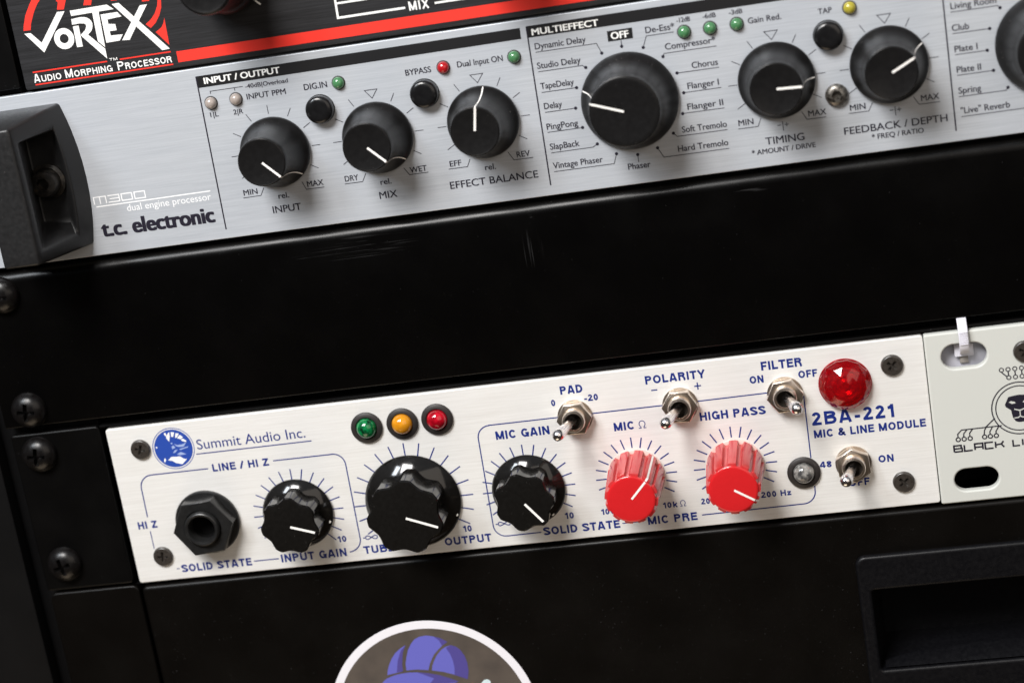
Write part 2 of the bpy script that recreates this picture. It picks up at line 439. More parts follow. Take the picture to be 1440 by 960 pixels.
def arc(cx, cy, rx_, ry_, a0, a1, n=10):
    return [(cx + rx_ * math.cos(math.radians(a0 + (a1 - a0) * i / n)), cy + ry_ * math.sin(math.radians(a0 + (a1 - a0) * i / n))) for i in range(n + 1)]
def grotesque(t):
    """centre lines of a bold grotesque alphabet, unit capital height, stroke t"""
    b = t / 2; T_ = 1 - b; m_ = 0.52
    d = {}
    d['A'] = (.74, [[(.06 + b * .3, 0), (.335, 1)], [(.68 - b * .3, 0), (.405, 1)], [(.17, .27), (.57, .27)]])
    d['B'] = (.68, [[(b, 0), (b, 1)], [(b, T_)] + arc(.40, .755, .19, T_ - .755, 90, -90)[0:] + [(b, m_ - .01)], [(b, m_)] + arc(.42, (m_ + b) / 2, .20, (m_ - b) / 2, 90, -90) + [(b, b)]])
    d['C'] = (.72, [arc(.37, .5, .37 - b, .5 - b, 38, 322, 22)])
    d['D'] = (.70, [[(b, 0), (b, 1)], [(b, T_), (.30, T_)] + arc(.30, .5, .40 - b, .5 - b, 90, -90, 14) + [(b, b)]])
    d['E'] = (.60, [[(b, 0), (b, 1)], [(b, T_), (.60, T_)], [(b, m_), (.56, m_)], [(b, b), (.61, b)]])
    d['F'] = (.57, [[(b, 0), (b, 1)], [(b, T_), (.57, T_)], [(b, .49), (.50, .49)]])
    d['G'] = (.75, [arc(.38, .5, .38 - b, .5 - b, 40, 340, 22) + [(.75 - b, .44)], [(.42, .44), (.75, .44)], [(.75 - b, 0), (.75 - b, .44)]])
    d['H'] = (.70, [[(b, 0), (b, 1)], [(.70 - b, 0), (.70 - b, 1)], [(b, m_), (.70 - b, m_)]])
    d['I'] = (t, [[(b, 0), (b, 1)]])
    d['K'] = (.70, [[(b, 0), (b, 1)], [(b, .36), (.60, 1)], [(.26, .56), (.62, 0)]])
    d['L'] = (.56, [[(b, 0), (b, 1)], [(b, b), (.56, b)]])
    d['M'] = (.84, [[(b, 0), (b, 1)], [(.84 - b, 0), (.84 - b, 1)], [(b, .98), (.42, .06)], [(.84 - b, .98), (.42, .06)]])
    d['N'] = (.71, [[(b, 0), (b, 1)], [(.71 - b, 0), (.71 - b, 1)], [(b, .97), (.71 - b, .03)]])
    d['O'] = (.78, [arc(.39, .5, .39 - b, .5 - b, 0, 360, 28)])
    d['P'] = (.65, [[(b, 0), (b, 1)], [(b, T_), (.38, T_)] + arc(.38, .70, .27 - b, T_ - .70, 90, -90) + [(b, .70 - (T_ - .70))]])
    d['R'] = (.70, [[(b, 0), (b, 1)], [(b, T_), (.40, T_)] + arc(.40, .73, .27 - b, T_ - .73, 90, -90) + [(b, .73 - (T_ - .73))], [(.40, .48), (.50, .42), (.56, .30), (.58, .08), (.62, 0)]])
    d['S'] = (.66, [arc(.33, .745, .29 - b, .255 - b, 20, 262, 14) + arc(.33, .255, .33 - b, .255, 84, -170, 16)[2:]])
    d['S'] = (.66, [[(.61 - b * .2, .70)] + arc(.33, .735, .27 - b * .3, .265 - b, 20, 235, 12) + arc(.33, .27, .30 - b * .3, .27 - b, 55, -165, 14)])
    d['T'] = (.62, [[(.31, 0), (.31, 1)], [(0, T_), (.62, T_)]])
    d['U'] = (.70, [[(b, 1), (b, .30)] + arc(.35, .30, .35 - b, .30 - b, 180, 360, 14) + [(.70 - b, 1)]])
    d['X'] = (.68, [[(.06, 0), (.62, 1)], [(.06, 1), (.62, 0)]])
    d['Y'] = (.68, [[(.34, 0), (.34, .42)], [(.06, 1), (.34, .40)], [(.62, 1), (.34, .40)]])
    d['Z'] = (.63, [[(.03, T_), (.61, T_)], [(.03, b), (.62, b)], [(.53, .94), (.09, .06)]])
    d['0'] = (.54, [arc(.27, .5, .27 - b, .5 - b, 0, 360, 24)])
    d['1'] = (.36, [[(.27, 0), (.27, 1)], [(.27, .76), (.03, .74)], [(.27, .93), (.20, .80), (.06, .75)]])
    d['2'] = (.54, [arc(.27, .70, .27 - b, .30 - b, 170, -40, 12) + [(.10, .16)], [(.01, b), (.54, b)], [(.10, .18), (.06, .05)]])
    d['4'] = (.56, [[(.41, 0), (.41, 1)], [(.36, .95), (.05, .32)], [(.02, .29), (.56, .29)]])
    d['8'] = (.55, [arc(.275, .745, .235 - b * .6, .255 - b, 0, 360, 18), arc(.275, .28, .275 - b, .28 - b, 0, 360, 20)])
    d['k'] = (.52, [[(b, 0), (b, 1)], [(b, .28), (.47, .72)], [(.24, .46), (.47, 0)]])
    d['z'] = (.48, [[(.03, .72 - b), (.46, .72 - b)], [(.02, b), (.48, b)], [(.40, .64), (.08, .10)]])
    d['-'] = (.34, [[(.02, .36), (.32, .36)]])
    d['+'] = (.56, [[(.02, .40), (.54, .40)], [(.28, .14), (.28, .66)]])
    d['/'] = (.36, [[(.02, 0), (.34, 1)]])
    d['&'] = (.74, [[(.70, 0), (.22, .62)] + arc(.31, .76, .13, .24 - b, 200, -30, 10) + [(.34, .56), (.16, .42)] + arc(.28, .26, .24 - b * .4, .26 - b, 130, 330, 10) + [(.62, .46)]])
    d[' '] = (.26, [])
    return d
_grot = {}
def print_caps(g, s, x, y, w, h, z, t=0.19, mi=0, gap=0.10):
    """bold grotesque lettering fitted to width w and capital height h (mm)"""
    if t not in _grot: _grot[t] = grotesque(t)
    d = _grot[t]
    tot = sum(d[c][0] for c in s) + gap * (len(s) - 1)
    kx = w / tot
    cx = 0.0; k = 0
    for c in s:
        wd, st = d[c]
        for pl in st:
            closed = len(pl) > 3 and abs(pl[0][0] - pl[-1][0]) + abs(pl[0][1] - pl[-1][1]) < 1e-6
            pts = [(x + (cx + p[0]) * kx, y + p[1] * h) for p in pl]
            g.line(pts, t * h * 0.94, z + 0.003 * (k % 5), closed, mi); k += 1
        cx += wd + gap

# ------------------------------------------------------------------ recurring parts
def strip_on_profile(prof, w, off=0.06):
    """a painted line that follows a turned profile outwards from its axis, towards +y"""
    vs = []; fs = []
    for r, z in prof:
        vs += [(-w / 2, r, z + off), (w / 2, r, z + off)]
    for i in range(len(prof) - 1):
        fs.append((2 * i, 2 * i + 1, 2 * i + 3, 2 * i + 2))
    return vs, fs

def tapered_knob_meshes(k, H):
    """black knob: wide rim, concave waist, flat cap; k scales the radii"""
    waist = [(8.45, 1.95), (7.85, 2.7), (7.2, 4.0), (6.7, 5.8), (6.35, 7.8), (6.15, 10.0), (6.1, 12.2), (6.08, 13.4), (5.98, 13.8), (5.7, 14.0)]
    waist = [(r, z * H / 14.0) for r, z in waist]
    if k > 1.1: waist = [(r + 0.35 * (z / H), z) for r, z in waist]
    prof = [(8.6, 0.25), (8.92, 0.5), (8.95, 1.2), (8.75, 1.65)] + waist + [(5.4, H - 0.10), (0, H - 0.14)]
    prof = [(r * k, z) for r, z in prof]
    body = G().lathe(prof, 80).mesh('tapered_knob', M_KNOB, 40)
    g = G()
    line = [(0.15, H - 0.14), (5.4 * k, H - 0.10)] + [(r * k + 0.05, z) for r, z in waist[::-1]] + [(8.75 * k + 0.05, 1.7)]
    vs, fs = strip_on_profile(line[:3], 0.55)
    g.add(vs, fs)
    vs, fs = strip_on_profile(line[2:], 0.32)
    g.add(vs, fs)
    return body, g.mesh('pointer_line', M_WHITELN, 60)

def fluted_knob_meshes(Rs, Rc, H, flutes=7):
    """black skirted knob with scalloped grip, white pointer and skirt dot"""
    pr, r_, z_ = [(Rs - 0.15, 0.3), (Rs, 0.5), (Rs, 0.8), (Rs - 0.12, 0.98)], Rs - 0.12, 0.98
    for q_ in range(10):
        dr_ = (Rs - 0.12 - Rc * 0.80) / 10
        r_ -= dr_; z_ += dr_ * (1.0 - 0.55 * q_ / 9)
        pr.append((r_, z_))
    g = G().lathe(pr, 80)
    skirt = g.mesh('skirt', M_GLOSSBLK, 25)
    n = flutes * 16
    def rad(a, kk):
        u = (a * flutes / (2 * math.pi)) % 1.0           # peaks at u = 0
        u = min(u, 1 - u) * 2                            # 0 peak .. 1 valley
        dip = 0.0 if u < 0.24 else math.sin((u - 0.24) / 0.76 * math.pi / 2) ** 1.15
        return Rc * kk * (1 - 0.118 * dip)
    def loop(z, kk): return [(rad(2 * math.pi * i / n, kk) * math.sin(2 * math.pi * i / n), rad(2 * math.pi * i / n, kk) * math.cos(2 * math.pi * i / n), z) for i in range(n)][::-1]
    gg = G().rings([loop(1.4, 0.99), loop(H * 0.75, 1.0), loop(H - 0.55, 1.0), loop(H - 0.12, 0.965), loop(H, 0.90)])
    body = gg.mesh('fluted_knob', M_GLOSSBLK, 24)
    p = G()
    p.add([(-0.32, 0.3, H + 0.03), (0.32, 0.3, H + 0.03), (0.32, Rc * 0.88, H + 0.03), (-0.32, Rc * 0.88, H + 0.03)], [(0, 1, 2, 3)])
    dz = 1.52
    p.lathe([(0.42, dz - 0.25), (0.40, dz + 0.04), (0.25, dz + 0.10), (0, dz + 0.12)], 20, 0, Rs - 0.78)
    return body, skirt, p.mesh('pointer_line', M_WHITELN, 40)

def ribbed_knob_meshes(Rb, Rt, H, ribs=12):
    n = ribs * 14
    def rad(a, r):
        u = (a * ribs / (2 * math.pi)) % 1.0
        u = abs(u - 0.5) * 2                              # 1 on a rib, 0 in a groove
        s = max(0.0, min(1.0, (u - 0.24) / 0.17)); s = s * s * (3 - 2 * s)
        return r * (0.865 + 0.135 * s)
    def loop(z, r): return [(rad(2 * math.pi * i / n, r) * math.sin(2 * math.pi * i / n), rad(2 * math.pi * i / n, r) * math.cos(2 * math.pi * i / n), z) for i in range(n)][::-1]
    rr = lambda z: Rb + (Rt - Rb) * z / H
    body = G().rings([loop(1.0, rr(1)), loop(H * 0.5, rr(H * .5)), loop(H - 0.9, rr(H - .9)), loop(H - 0.45, rr(H) * 0.985), loop(H - 0.3, rr(H) * 0.93)]).mesh('ribbed_knob', M_RED, 32)
    collar = G().lathe([(Rb * 0.97, 0.15), (Rb * 1.0, 0.35), (Rb * 1.0, 0.85), (Rb * 0.96, 1.05), (Rb * 0.8, 1.1)], 64).mesh('collar', M_COLLAR, 40)
    cap = G().lathe([(Rt * 0.90, H - 0.35), (Rt * 0.895, H + 0.05), (Rt * 0.86, H + 0.22), (Rt * 0.80, H + 0.27), (Rt * 0.45, H + 0.32), (0, H + 0.34)], 64).mesh('cap', M_REDCAP, 40)
    g = G()
    vs, fs = strip_on_profile([(0.2, H + 0.34), (Rt * 0.45, H + 0.33), (Rt * 0.80, H + 0.28), (Rt * 0.87, H + 0.20)], 0.55, 0.04)
    g.add(vs, fs)
    vs, fs = [], []
    for z in (H - 0.5, H * 0.5, 1.3): vs += [(-0.27, rr(z) + 0.05, z), (0.27, rr(z) + 0.05, z)]
    g.add(vs, [(0, 1, 3, 2), (2, 3, 5, 4)])
    g.add([(-0.27, Rt * 0.90, H + 0.17), (0.27, Rt * 0.90, H + 0.17), (0.27, rr(H) + 0.05, H - 0.5), (-0.27, rr(H) + 0.05, H - 0.5)], [(0, 1, 2, 3)])
    return body, collar, cap, g.mesh('pointer_line', M_WHITELN, 60)

def cross_cutter(a, t, z0, z1):
    """a phillips recess: two tapered blades"""
    g = G()
    for ax in (0, 1):
        top = [(-a, -t), (a, -t), (a, t), (-a, t)]; bot = [(-a * .55, -t * .7), (a * .55, -t * .7), (a * .55, t * .7), (-a * .55, t * .7)]
        if ax: top = [(-y, x) for x, y in top]; bot = [(-y, x) for x, y in bot]
        me_v = [(x, y, z0) for x, y in bot] + [(x, y, z1) for x, y in top]
        g.add(me_v, [(3, 2, 1, 0), (4, 5, 6, 7), (0, 1, 5, 4), (1, 2, 6, 5), (2, 3, 7, 6), (3, 0, 4, 7)])
    me = []
    for k in (0, 1):
        h = G(); h.v = g.v[8 * k:8 * k + 8]; h.f = [tuple(i - 8 * k for i in f) for f in g.f[6 * k:6 * k + 6]]; h.mi = [0] * 6
        me.append(h.mesh('tmp', M_SCREWBLK))
    return me
def closed_lathe(prof, n, mats):
    return G().lathe(prof, n).mesh('tmp', mats, 35)
def screw_mesh(R_, H, dome, a, t, mt, deep=1.1):
    prof = [(0, -2.0), (R_ * 0.7, -2.0), (R_ * 0.96, 0.0), (R_, 0.15)]
    for i in range(1, 9):
        q = i / 8 * math.pi / 2
        prof.append((R_ * (1 - dome) + R_ * dome * math.cos(q) if i < 8 else R_ * (1 - dome), 0.15 + (H - 0.15) * math.sin(q)))
    prof.append((0, H + 0.02))
    me = cut(closed_lathe(prof, 48, mt), cross_cutter(a, t, H - deep, H + 0.6))
    finish(me, mt, 30)
    return me

RACK_SCREW = screw_mesh(4.9, 3.3, 0.85, 3.0, 0.62, M_SCREWBLK, 1.6)
FLAT_SCREW = screw_mesh(2.75, 0.85, 0.16, 1.8, 0.40, M_SCREWFLAT, 0.80)

def dome_led(r, h, mt, base=0.35):
    prof = [(r * 1.0, -0.3), (r, base)]
    for i in range(1, 9):
        q = i / 8 * math.pi / 2
        prof.append((r * math.cos(q) if i < 8 else 0, base + h * math.sin(q)))
    return G().lathe(prof, 32).mesh('lens', mt, 50)

# ================================================================== LARGE STRUCTURE
# rack cabinet: upright side panel and steel rail on the left
cab = thing('rack_cabinet', 'black rack cabinet upright running down the left edge of the picture', 'rack cabinet', (-20, -160, -20))
part('side_panel', G().box(-60, -12.1, -230, 130, -60, 0.4).mesh('side_panel', M_RAIL, bevel=0.8), cab)
part('mounting_rail', G().box(-12.0, 16, -230, 130, -6.5, -4.2).mesh('mounting_rail', M_RAIL, bevel=0.3), cab)
part('back_panel', G().box(-12, 330, -230, 130, -64, -60).mesh('back_panel', M_VOID), cab)

# upper black processor ------------------------------------------------
PZ = 0.035
up = thing('effects_processor', 'black brushed effects processor with red stripe and white slanted logo, topmost in the rack', 'effects processor', (130, 44.8, 0))
part('faceplate', plate('faceplate', [rrect(18.9, 330, 44.85, 88.5, 0.6)], -2.6, 0.0, 0.25, M_BLKBRUSH), up)
part('rack_ear', plate('rack_ear', [rrect(-8, 17.4, 45.6, 88.5, 0.6)], -2.8, -0.3, 0.3, M_TRAY), up)
g = G().poly([(59.82, 46.15), (330, 46.15), (330, 48.88), (59.82, 48.88)], PZ)
g.line([(21.7, 49.06), (41.6, 49.02)], 0.33, PZ).line([(45.0, 49.04), (58.4, 49.05)], 0.33, PZ).line([(21.7, 45.9), (58.4, 45.9)], 0.33, PZ)
part('red_stripe', g.mesh('red_stripe', M_REDINK), up)
g = G()
for a in ([(27.98, 66.67), (26.9, 65.6), (26.22, 64.71), (25.4, 63.5), (24.89, 62.49), (24.1, 61.0), (23.67, 59.5), (21.76, 59.55), (22.1, 60.8), (22.57, 61.9), (23.1, 63.2), (23.85, 64.31), (24.7, 65.6), (25.78, 66.99)],
          [(34.54, 65.69), (33.41, 63.27), (31.64, 63.44), (32.54, 65.99)], [(41.17, 64.71), (40.6, 63.28), (38.64, 63.52), (39.28, 64.99)],
          [(46.02, 65), (45.93, 63.6), (47.47, 63.5), (47.9, 65)], [(54.11, 63.4), (53.79, 62.2), (55.61, 62.11), (56.3, 63.3)],
          [(57.7, 63.6), (57.86, 62.23), (57.42, 60.65), (56.33, 58.79), (54.98, 57.51), (53.51, 56.62), (54.62, 55.5), (56.13, 56.6), (57.47, 58.25), (58.37, 60.14), (58.71, 62.11), (58.75, 63.6)],
          [(58.57, 57.54), (58.11, 56.31), (57.4, 55.31), (56.4, 54.72), (55.64, 54.37), (58.43, 50.72)]):
    g.poly(a, PZ)
# the arcs run on as one swirl above the lettering
g.line(arc(41.0, 60.0, 16.8, 14.2, 152, 24, 28), 2.0, PZ + 0.006).line(arc(40.5, 61.0, 9.2, 8.2, 150, 30, 20), 1.7, PZ + 0.006)
part('swirl_emblem', g.mesh('swirl_emblem', M_REDINK), up)
g = G()
LZ = PZ + 0.03
for i, a in enumerate(([(21.79, 58.84), (23.5, 58.78), (25.81, 56.01), (31.52, 62.9), (33.5, 62.8), (25.91, 53.52)],
          [(34.86, 62.73), (44.64, 62.81), (46.23, 61.47), (34.94, 61.38)], [(40.52, 61.42), (42.2, 61.42), (41.93, 52.55), (40.36, 54.27)],
          [(34.76, 60.63), (37.12, 60.78), (38.2, 60.66), (38.81, 60.44), (39.45, 59.95), (39.83, 59.37), (39.95, 58.8), (39.87, 58.25), (39.65, 57.6), (39.29, 57.03), (38.23, 56.26), (41.85, 52.19), (41.82, 49.67), (36.43, 56.15), (36.42, 56.52), (37.72, 57.45), (38.21, 58.3), (38.2, 58.75), (37.89, 59.06), (36.77, 59.29), (34.69, 59.23)],
          [(34.78, 58.81), (36.3, 58.81), (36.22, 53.57), (34.69, 53.6)],
          [(42.52, 60.64), (46.92, 60.64), (47.8, 59.4), (44.05, 59.21), (44.03, 58.1), (45.78, 57.79), (45.82, 56.26), (43.96, 56.26), (44.01, 55.19), (47.17, 55.05), (46.01, 53.64), (42.47, 53.59)],
          [(45.93, 62.75), (47.79, 62.77), (58.37, 49.8), (56.36, 49.72)],
          [(53.02, 61.39), (54.91, 61.39), (48.61, 53.44), (46.64, 53.58)])):
    g.poly(a, LZ + 0.004 * (i % 3))
g.ring(31.85, 56.17, 1.16, 2.62, LZ + 0.01)
for s_, x_, w_, big in (('AUDIO', 21.56, 7.42, 1), ('MORPHING', 30.03, 12.59, 1), ('PROCESSOR', 43.97, 14.33, 1)):
    f0 = {'A': 1.75, 'M': 2.05, 'P': 1.75}[s_[0]]
    print_caps(g, s_[0], x_, 46.40, f0, 2.15, LZ, 0.17)
    print_caps(g, s_[1:], x_ + f0 + 0.28, 46.40, w_ - f0 - 0.28, 1.62, LZ, 0.19)
print_caps(g, 'TM', 42.3, 49.0, 2.15, 0.68, LZ, 0.22)
part('white_lettering', g.mesh('white_lettering', M_WHITE), up)
g = G()
g.line([(102.4, 66), (102.05, 51.05), (119.0, 51.05)], 0.55, LZ).line([(102.4, 54.55), (126, 54.55), (160, 54.55)], 0.5, LZ + 0.006).line([(126.4, 51.1), (150.5, 51.1), (150.8, 66)], 0.5, LZ)
print_caps(g, 'MIX', 119.9, 50.15, 5.0, 2.2, LZ, 0.20, 0, 0.16)
part('control_frame', g.mesh('control_frame', M_WHITE), up)
part('scale_mark', G().line([(82.3, 58.25), (83.5, 57.1)], 0.45, LZ).mesh('scale_mark', M_WHITE), up)
kb = G().lathe([(8.6, 0.2), (8.8, 0.5), (8.7, 5.5), (7.8, 6.8), (7.4, 7.4), (7.0, 19.6), (6.75, 20.5), (6.2, 20.9), (5.4, 20.7), (0, 20.65)], 72).mesh('round_knob', M_KNOB, 35)
part('round_knob', kb, up, (76.6, 64.9, 0))
part('round_knob', kb, up, (144.5, 65.0, 0))

# silver processor -----------------------------------------------------
sv = thing('signal_processor', 'silver brushed processor with black tapered knobs, small round lamps and a dark corner handle', 'signal processor', (130, 0.4, 0))
part('faceplate', plate('faceplate', [rrect(-8, 330, 0.4, 44.05, 0.5)], -3.0, 0.0, 0.2, M_SILVER), sv)
g = G()
g.poly([(63.4, 39.12), (145.9, 39.5), (145.98, 42.17), (63.4, 42.07)], PZ).poly([(147.6, 39.5), (330, 39.65), (330, 42.4), (147.55, 42.32)], PZ)
g.poly([(166.7, 35.77), (172.75, 35.8), (172.85, 38.35), (166.75, 38.3)], PZ)
part('title_bar', g.mesh('title_bar', M_BAR), sv)
for s_, x_, y_, w_, h_ in (('INPUT / OUTPUT', 65.28, 39.92, 19.8, 1.5), ('MULTIEFFECT', 148.65, 39.98, 16.4, 1.5), ('OFF', 167.5, 36.25, 4.35, 1.6)):
    g = G(); text(g, s_, x_, y_, w_, h_, PZ + 0.02, 0.0, 0.085)
    part('bar_lettering', g.mesh('bar_lettering', M_WHITE), sv)
g = G()
for s_, x_, y_, w_, h_ in [
    ('-40dB|Overload', 75.49, 37.33, 11.1, 1.05), ('INPUT PPM', 75.35, 34.56, 10.16, 1.38), ('1|L', 65.15, 31.49, 2.18, 1.2), ('2|R', 71.19, 31.34, 2.55, 1.2),
    ('DIG.IN', 90.26, 34.81, 5.95, 1.45), ('BYPASS', 116.19, 34.74, 6.49, 1.42), ('Dual Input ON', 129.27, 34.9, 11.4, 1.42),
    ('rel.', 78.39, 8.75, 2.81, 1.42), ('INPUT', 76.27, 5.25, 7.49, 1.74), ('MIN', 69.6, 10.75, 3.7, 1.4), ('MAX', 86.35, 10.75, 4.27, 1.4),
    ('DRY', 96.2, 10.77, 3.5, 1.4), ('WET', 113.0, 10.75, 4.37, 1.4), ('rel.', 105.04, 8.75, 2.85, 1.42), ('MIX', 104.2, 5.25, 4.6, 1.74),
    ('EFF', 123.24, 10.9, 2.95, 1.4), ('REV', 140.19, 10.95, 3.36, 1.4), ('rel.', 131.86, 8.85, 2.75, 1.42), ('EFFECT BALANCE', 122.41, 5.34, 22.32, 1.77),
    ('Dynamic Delay', 148.88, 36.48, 12.52, 1.48), ('Studio Delay', 148.7, 31.75, 10.72, 1.48), ('TapeDelay', 148.73, 26.75, 8.24, 1.48), ('Delay', 148.82, 21.8, 4.45, 1.48),
    ('PingPong', 148.65, 16.7, 7.8, 1.48), ('SlapBack', 148.7, 11.7, 7.32, 1.48), ('Vintage Phaser', 148.7, 6.95, 12.41, 1.48), ('Phaser', 166.98, 4.18, 5.57, 1.48),
    ('De-Ess*', 175.9, 36.5, 7.01, 1.48), ('Compressor*', 180.0, 31.9, 12.12, 1.48), ('Chorus', 185.72, 26.6, 6.29, 1.48), ('Flanger I', 184.03, 21.8, 7.59, 1.48),
    ('Flanger II', 183.33, 16.8, 8.68, 1.48), ('Soft Tremolo', 181.28, 11.46, 10.88, 1.48), ('Hard Tremolo', 179.67, 6.95, 12.25, 1.48),
    ('-12dB', 183.55, 37.9, 3.32, 1.1), ('-6dB', 189.84, 37.95, 3.17, 1.1), ('-3dB', 196.11, 37.93, 3.25, 1.1), ('Gain Red.', 200.32, 35.21, 7.88, 1.35),
    ('MIN', 194.94, 11.2, 3.64, 1.4), ('MAX', 211.72, 11.2, 4.32, 1.4), ('TIMING', 200.81, 5.75, 9.36, 1.74), ('* AMOUNT / DRIVE', 197.2, 3.63, 15.38, 1.2),
    ('MIN', 221.62, 11.2, 3.7, 1.4), ('MAX', 238.35, 11.2, 4.27, 1.4), ('FEEDBACK / DEPTH', 219.63, 5.6, 24.37, 1.72), ('* FREQ / RATIO', 225.95, 3.6, 12.26, 1.2), ('TAP', 216.85, 35.04, 3.26, 1.27),
    ('Living Room', 247.27, 31.7, 10.48, 1.48), ('Club', 247.07, 26.6, 3.97, 1.48), ('Plate I', 247.21, 21.6, 5.31, 1.48), ('Plate II', 247.21, 16.7, 5.65, 1.48), ('Spring', 247.14, 11.7, 5.26, 1.48), ('"Live" Reverb', 247.18, 6.89, 11.41, 1.48)]:
    text(g, s_, x_, y_, w_, h_, PZ, 0.0, 0.03)
for x_, y_ in ((204.1, 9.95), (230.8, 9.9)):
    g.line([(x_, y_ + 0.1), (x_ + 0.9, y_ + 0.1)], 0.17, PZ).line([(x_ + 1.75, y_ + 0.1), (x_ + 2.75, y_ + 0.1)], 0.17, PZ).line([(x_ + 2.25, y_ - 0.4), (x_ + 2.25, y_ + 0.6)], 0.17, PZ + 0.003)
    g.line([(x_ + 1.33, y_ + 0.9), (x_ + 1.33, y_ - 1.3)], 0.17, PZ)
part('lettering', g.mesh('lettering', M_INK), sv)
g = G()
LW = 0.17
for a in [[(66.36, 37.3), (66.36, 37.93), (74.88, 37.93)], [(72.7, 37.93), (72.7, 37.14)],
    [(69.33, 10.15), (73.99, 10.2), (75.11, 12.06)], [(85.16, 12.27), (85.96, 10.17), (90.61, 10.16)], [(95.99, 10.19), (100.61, 10.18), (101.8, 12.13)], [(111.6, 12.2), (112.75, 10.31), (117.59, 10.3)], [(122.78, 10.35), (127.58, 10.34), (128.52, 12.16)],
    [(138.14, 12.67), (139.38, 10.42), (144.21, 10.4)], [(194.71, 10.48), (199.56, 10.47), (200.45, 12.4)], [(210.27, 12.54), (211.3, 10.56), (215.88, 10.54)], [(221.25, 10.57), (225.96, 10.56), (227.05, 12.43)], [(236.66, 12.49), (237.79, 10.5), (242.68, 10.48)],
    [(169.8, 35.7), (169.78, 34.23)], [(148.9, 35.8), (163.83, 35.8), (164.76, 33.32)], [(148.74, 31.04), (159.61, 31.04), (160.4, 30.43)], [(148.8, 25.93), (157.43, 25.93)], [(148.85, 21.0), (156.44, 21.0)], [(148.67, 16.05), (157.4, 16.05)],
    [(148.74, 10.9), (159.17, 10.92), (160.37, 11.58)], [(148.77, 6.18), (163.74, 6.16), (164.67, 8.54)], [(169.77, 7.62), (169.74, 5.76)], [(182.6, 35.84), (175.96, 35.84), (174.84, 33.24)], [(192.21, 31.08), (179.58, 31.08), (179.22, 30.37)],
    [(192.16, 25.95), (182.0, 25.97)], [(192.08, 21.06), (182.95, 21.06)], [(192.14, 16.07), (182.0, 16.07)], [(192.16, 10.72), (179.95, 10.72), (179.12, 11.64)], [(191.98, 6.11), (176.03, 6.11), (174.81, 8.61)],
    [(247.12, 31.05), (257.9, 31.04), (258.45, 30.45)], [(247.1, 26.0), (255.67, 26.0)], [(247.21, 21.0), (254.63, 21.0)], [(247.18, 16.08), (255.6, 16.1)], [(247.08, 11.0), (258.07, 11.02), (258.54, 11.65)], [(247.18, 6.18), (262.55, 6.2)]]:
    g.line(a, LW, PZ)
for tx, ty in ((106.85, 32.57), (133.56, 32.63), (231.88, 32.82), (205.32, 32.79)):
    g.line([(tx - 1.6, ty), (tx + 1.6, ty), (tx, ty - 2.1)], LW, PZ, True)
for a in ([(63.5, 42.0), (63.2, 2.8)], [(147.58, 42.2), (147.4, 2.96)], [(245.75, 42.0), (245.68, 3.0)]): g.line(a, 0.33, PZ + 0.006)
for x_, y_ in [(164.76, 33.32), (169.76, 34.23), (174.84, 33.24), (179.22, 30.37), (182.0, 25.99), (182.95, 21.04), (182.0, 16.07), (179.12, 11.64), (174.81, 8.61), (169.77, 7.62), (164.67, 8.54), (160.37, 11.58), (157.4, 16.07), (156.44, 21.01), (157.43, 25.92), (160.4, 30.43), (258.45, 30.45), (255.67, 25.98), (254.63, 21.01), (255.6, 16.1), (258.54, 11.65)]:
    g.disc(x_, y_, 0.40, PZ + 0.009, 20)
for kx, ky, tri in ((80.05, 20.9, 0), (106.63, 20.9, 1), (133.44, 20.95, 1), (205.3, 21.1, 1), (231.84, 21.1, 1)):
    for a in range(-120, 121, 30):
        if a == 0 and tri: continue
        if abs(a) == 30 and False: continue
        s1, c1 = math.sin(math.radians(a)), math.cos(math.radians(a))
        g.line([(kx + 9.4 * s1, ky + 9.4 * c1), (kx + 11.6 * s1, ky + 11.6 * c1)], LW, PZ)
part('scale_marks', g.mesh('scale_marks', M_INK), sv)
# maker's marks at the left end
g = G()
text(g, 't.c. electronic', 30.35, 5.12, 30.6, 3.9, PZ, 0.0, 0.27)
part('maker_mark', g.mesh('maker_mark', M_INK), sv)
g = G()
text(g, 'dual engine processor', 38.42, 10.82, 22.55, 1.75, PZ, 0.0, 0.0)
g.line([(30.44, 12.98), (61.15, 13.1)], 0.30, PZ)
q = 0.28
g.line([(30.15, 13.6), (30.15, 15.45), (33.4, 15.45), (33.4, 13.6)], q, PZ).line([(31.78, 15.4), (31.78, 13.6)], q, PZ + .004)
g.line([(33.95, 15.45), (37.0, 15.45), (37.0, 13.75), (33.95, 13.75)], q, PZ).line([(34.4, 14.6), (36.9, 14.6)], q, PZ + .004)
for x_ in (37.65, 41.15): g.line([(x_, 13.75), (x_, 15.45), (x_ + 2.8, 15.45), (x_ + 2.8, 13.75)], q, PZ, True)
part('model_mark', g.mesh('model_mark', M_PALEINK), sv)
# knobs
KS, KSP = tapered_knob_meshes(1.0, 14.0)
KB, KBP = tapered_knob_meshes(1.325, 16.5)
KT, KTP = tapered_knob_meshes(1.03, 14.0)
for kx, ky, a, big in ((80.05, 20.7, 135.5, 0), (106.63, 20.75, 134.5, 0), (133.44, 20.95, 10.0, 0), (169.87, 21.1, -69.7, 1), (205.3, 21.05, 92.6, 2), (231.84, 21.05, 63.2, 2), (268.2, 20.9, 200, 1)):
    k_ = part('tapered_knob', (KS, KB, KT)[big], sv, (kx, ky, 0), a, 'large black selector knob' if big == 1 else None)
    part('pointer_line', (KSP, KBP, KTP)[big], k_, sub=True)
